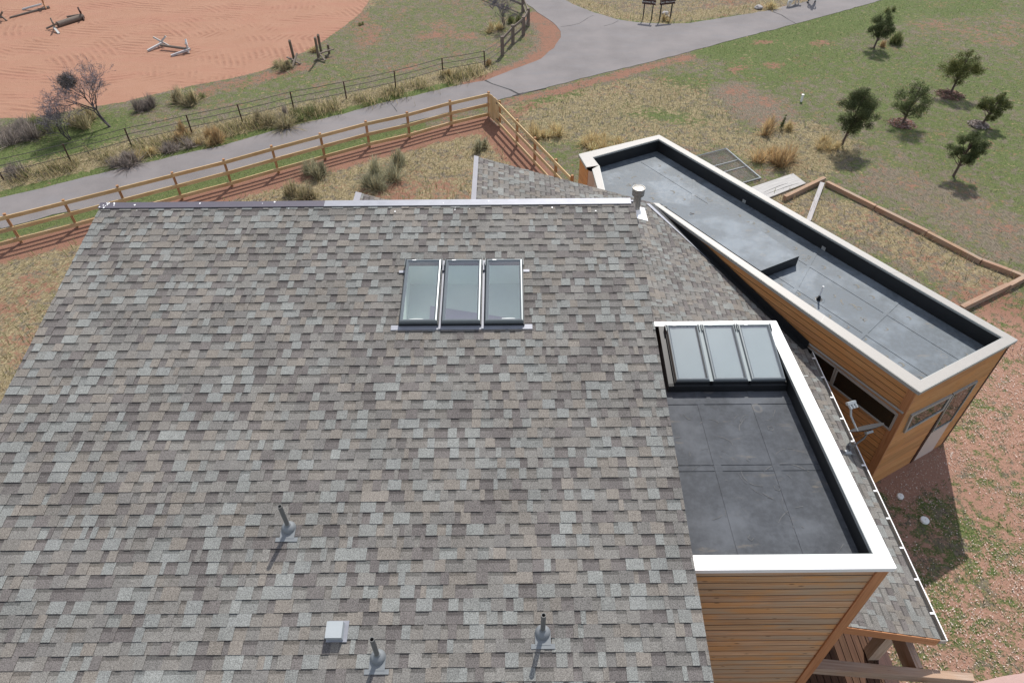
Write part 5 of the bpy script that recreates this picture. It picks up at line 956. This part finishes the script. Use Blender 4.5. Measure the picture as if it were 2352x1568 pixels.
def rock(px, s, label):
    b = P(*px); bm = bmesh.new(); bmesh.ops.create_icosphere(bm, subdivisions=2, radius=s)
    for v in bm.verts: v.co *= rnd.uniform(.8, 1.15); v.co.z *= .6; v.co += Vector((b.x, b.y, s*.25))
    me = bpy.data.meshes.new('rock'); bm.to_mesh(me); me.materials.append(M['rock']); return tag(mkobj('rock', me), label, 'rock')
rock((1527, 33), .22, 'pale rock in the straw behind the signs'); rock((1533, 40), .15, 'smaller pale rock in front of the one behind the signs'); rock((1742, 20), .25, 'grey rock in dry grass beside the upper road')
b = P(1840, 233); mb = MB(); lathe(mb, b, [(.055, -.05), (.055, .3), (.062, .3), (.062, .34), (0, .345)], 14); tag(mb.build('pipe_marker', M['whitepl'], None, True), 'short white capped pipe standing in the grass', 'pipe')
for px, s, lab in (((2067, 1140), .085, 'smaller white plastic disc in the shade near the wing corner'), ((2123, 1195), .105, 'larger white plastic disc lying in the shade on the grass')): b = P(*px); mb = MB(); lathe(mb, b, [(s, 0), (s, .03), (s*.85, .05), (s*.2, .055), (s*.15, .04), (0, .04)], 20); tag(mb.build('plastic_disc', M['whitepl'], None, True), lab, 'cleanout cap')
# chain link panel, plywood, timbers
t = thing('chain_link_panel', P(1690, 385), 'chain link fence panels lying flat on the grass behind the wing', 'fence panel')
pA, pB, pC = P(1669, 342, .05), P(1748, 409, .05), P(1716, 424, .05); e = (pA-pB); w1 = P(1602, 359, .05)-pA; L1 = e.length
pc_ = [pB, pA, pA+w1*1.25, pB+w1*1.25]
for off in (Vector((0, 0, 0)), Vector((-.06, -.09, .06))): mb = MB(); mb.tube([q+off for q in pc_+[pc_[0]]], .022, 8); mb.build('frame', M['lnb'], t, True)
for f in (.4, .62): mb = MB(); a, b = pB.lerp(pA, f), pB.lerp(pA, f)+w1*1.25; mb.tube([a, b], .018, 8); mb.build('cross_tube', M['lnb'], t, True)
mb = MB(); u_ = w1*1.25; v_ = pA-pB; nu, nv = int(u_.length/.07), int(v_.length/.07)
for k in range(-nv, nu):
    for sg in (0, 1):
        p0 = max(0, k); p1 = min(nu, k+nv)
        if p1 <= p0: continue
        f = lambda i: pB + u_*(i/nu) + v_*(((i-k) if not sg else (nv-(i-k)))/nv); mb.tube([f(p0), f(p1)], .004, 3, caps=False)
mb.build('wire_mesh', M['meshw'], t)
pw_ = [P(*q, .06) for q in (z3(478, 1282), z3(775, 1183), z3(862, 1250), z3(600, 1352))]; mb = MB(); mb.box8([q-Vector((0, 0, .05)) for q in pw_]+pw_, (1, 1, 1)); t = tag(mb.build('plywood_sheet', M['ply']), 'weathered pale plywood sheet lying beside the corner timber', 'board')
for a, b in ((z3(575, 1312), z3(740, 1250)), (z3(600, 1322), z3(812, 1250))): mb = MB(); p0, p1 = P(*a, .062), P(*b, .062); mid = p0.lerp(p1, .6)+Vector((0, .03, 0)); mb.tube([p0, mid, p1], [.004, .012, .004], 4); mb.build('split', M['black'], t)
tz = lambda X_, Y_: ((2273+X_/3.357)*.7911, (500+Y_/3.357)*.7911)
TG = 'timbers edging the old garden bed'
for a, b, h, lab in (((20, 228), (408, 42), .2, 'short end timber beside the plywood sheet'), ((432, 85), (905, 318), .18, 'first long timber running down from the far corner of the bed'), ((912, 322), (1408, 566), .18, 'second long timber of the bed edge, joined to the first'), ((1412, 572), (1938, 846), .18, 'third long timber of the bed edge, before the low step'), ((1945, 845), (2228, 950), .18, 'fourth timber of the bed edge, past the low step'), ((2232, 952), (2560, 1085), .18, 'last timber of the long edge reaching the picture border'), ((2480, 940), (2207, 1085), .22, 'upper timber of the near end of the bed'), ((2198, 1080), (1745, 1298), .22, 'lower timber of the near end close to the wing roof')):
    p0, p1 = P(*tz(*a), h), P(*tz(*b), h); mb = MB(); dz = Vector((0, 0, h/2)); s_ = Vector((0, -.03, 0)); mb.bar(p0-dz+s_, p1-dz+s_, .15, h); o = mb.build('edging_timber', M['tim'], bevel=.012); tag(o, lab, 'timber', TG)
p0, p1 = P(*tz(385, 102), .17), P(*tz(250, 470), .04); mb = MB(); mb.bar(p0, p1, .17, .035); tag(mb.build('plank', M['ply']), 'single flat pale plank leaning inside the bed corner', 'plank')
# ---------------------------------------------------------------- person and dog at the top edge
def skin(name, verts, edges, rad, m_, parent, sub=2, root=0):
    me = bpy.data.meshes.new(name); me.from_pydata([tuple(v) for v in verts], edges, []); o = mkobj(name, me, parent); md = o.modifiers.new('skin', 'SKIN')
    for i, r_ in enumerate(rad): sv = me.skin_vertices[0].data[i]; sv.radius = r_ if isinstance(r_, tuple) else (r_, r_); sv.use_root = (i == root)
    md.use_smooth_shade = True; s = o.modifiers.new('sub', 'SUBSURF'); s.levels = s.render_levels = sub; me.materials.append(m_); return o
cs2 = lambda X_, Y_: ((2250+X_/11.76)*.7911, (Y_/11.76)*.7911)
fA, fB = P(*cs2(1120, 112)), P(*cs2(1360, 92)); pc = (fA+fB)/2; t = thing('person', (pc.x, pc.y, 0), 'person in blue jeans and dark shoes walking away up the road', 'person')
wd_ = Vector((.55, .83, 0)).normalized(); sd2 = Vector((wd_.y, -wd_.x, 0)); hip = Vector((pc.x, pc.y, .82))
Vt = [hip, hip-sd2*.1, fA.lerp(hip-sd2*.1, .5)+Vector((0, 0, .05))+wd_*.05, Vector((fA.x, fA.y, .09)), hip+sd2*.1, fB.lerp(hip+sd2*.1, .5)+Vector((0, 0, .05))+wd_*.05, Vector((fB.x, fB.y, .1)), hip+Vector((0, 0, .2)), hip+Vector((0, 0, .45)), hip+Vector((0, 0, .58)), hip+Vector((0, 0, .66)), hip+Vector((0, 0, .77)),
      hip+Vector((0, 0, .54))-sd2*.2, hip+Vector((0, 0, .28))-sd2*.25+wd_*.06, hip+Vector((0, 0, .04))-sd2*.24+wd_*.15, hip+Vector((0, 0, .54))+sd2*.2, hip+Vector((0, 0, .28))+sd2*.25-wd_*.06, hip+Vector((0, 0, .04))+sd2*.24+wd_*.02]
Ed = [(0, 1), (1, 2), (2, 3), (0, 4), (4, 5), (5, 6), (0, 7), (7, 8), (8, 9), (9, 10), (10, 11), (8, 12), (12, 13), (13, 14), (8, 15), (15, 16), (16, 17)]
skin('body', Vt, Ed, [.12, .1, .07, .045, .1, .07, .045, .13, .15, .07, .055, .1, .055, .045, .03, .055, .045, .03], M['jacket'], t)
for k, (a, b, c) in enumerate(((1, 2, 3), (4, 5, 6))): skin('trousers', [Vt[a]+Vector((0, 0, .04)), Vt[b], Vt[c]+Vector((0, 0, .03))], [(0, 1), (1, 2)], [.115, .085, .06], M['denim'], t)
for f, dd_ in ((fA, (wd_*.6-sd2*.6).normalized()), (fB, wd_)): skin('shoe', [Vector((f.x, f.y, .045))-dd_*.09, Vector((f.x, f.y, .05)), Vector((f.x, f.y, .035))+dd_*.15], [(0, 1), (1, 2)], [.042, .05, .035], M['shoe'], t)
skin('hair', [Vt[11]+Vector((0, 0, .05)), Vt[11]+Vector((0, 0, .0))-wd_*.04], [(0, 1)], [.1, .1], M['hair'], t)
for s_, wv_ in ((-1, 14), (1, 17)):
    for k in range(5): q = Vt[wv_]; fo_ = q+Vector((0, 0, -.06))+wd_*(.02*(k-2)); skin('finger', [q+wd_*(.012*(k-2)), fo_, fo_+Vector((0, 0, -.04 if k else -.015))+sd2*(-s_*.012)], [(0, 1), (1, 2)], [.012, .009, .007], M['skin'], t, 1)
d0, d1 = P(*cs2(455, 240)), P(*cs2(790, 130)); dv = (d1-d0).normalized(); ds = Vector((dv.y, -dv.x, 0)); L = (d1-d0).length*.86; t = thing('dog', (d0.x, d0.y, 0), 'fluffy white dog walking along the road edge', 'dog')
hz = .42; R0 = d0+dv*.06; V_ = []; E_ = []; Rr = []
def av(p, r_, par=None): V_.append(Vector(p)); Rr.append(r_); (E_.append((par, len(V_)-1)) if par is not None else None); return len(V_)-1
pv_ = av(R0+Vector((0, 0, hz)), .12); bl = av(R0+dv*L*.45+Vector((0, 0, hz-.01)), .125, pv_); chs = av(R0+dv*L*.9+Vector((0, 0, hz+.01)), .15, bl); nk_ = av(R0+dv*(L+.12)+Vector((0, 0, hz+.17)), .085, chs); hd_ = av(R0+dv*(L+.22)+Vector((0, 0, hz+.24)), .085, nk_); av(R0+dv*(L+.38)+Vector((0, 0, hz+.2)), .038, hd_)
for s_ in (-1, 1):
    a = av(R0+ds*s_*.07+dv*.05+Vector((0, 0, .3)), .075, pv_); k2_ = av(R0+ds*s_*.08-dv*.06+Vector((0, 0, .15)), .045, a); f_ = av(R0+ds*s_*.08-dv*.02*s_+Vector((0, 0, .035)), .04, k2_); av(R0+ds*s_*.08+dv*(.06-.02*s_)+Vector((0, 0, .025)), .03, f_)
    a = av(R0+dv*L*.92+ds*s_*.075+Vector((0, 0, .24)), .055, chs); k2_ = av(R0+dv*(L*.92+.05*s_)+ds*s_*.08+Vector((0, 0, .14)), .042, a); f_ = av(R0+dv*(L*.92+.06*s_)+ds*s_*.08+Vector((0, 0, .035)), .038, k2_); av(R0+dv*(L*.92+.06*s_+.07)+ds*s_*.08+Vector((0, 0, .025)), .028, f_)
    av(R0+dv*(L+.2)+ds*s_*.07+Vector((0, 0, hz+.36)), .022, hd_)
a = av(R0-dv*.12+Vector((0, 0, hz-.04)), .06, pv_); a = av(R0-dv*.2+Vector((0, 0, .25)), .07, a); av(R0-dv*.2+Vector((0, 0, .1)), .04, a)
skin('body', V_, E_, Rr, M['fur'], t)
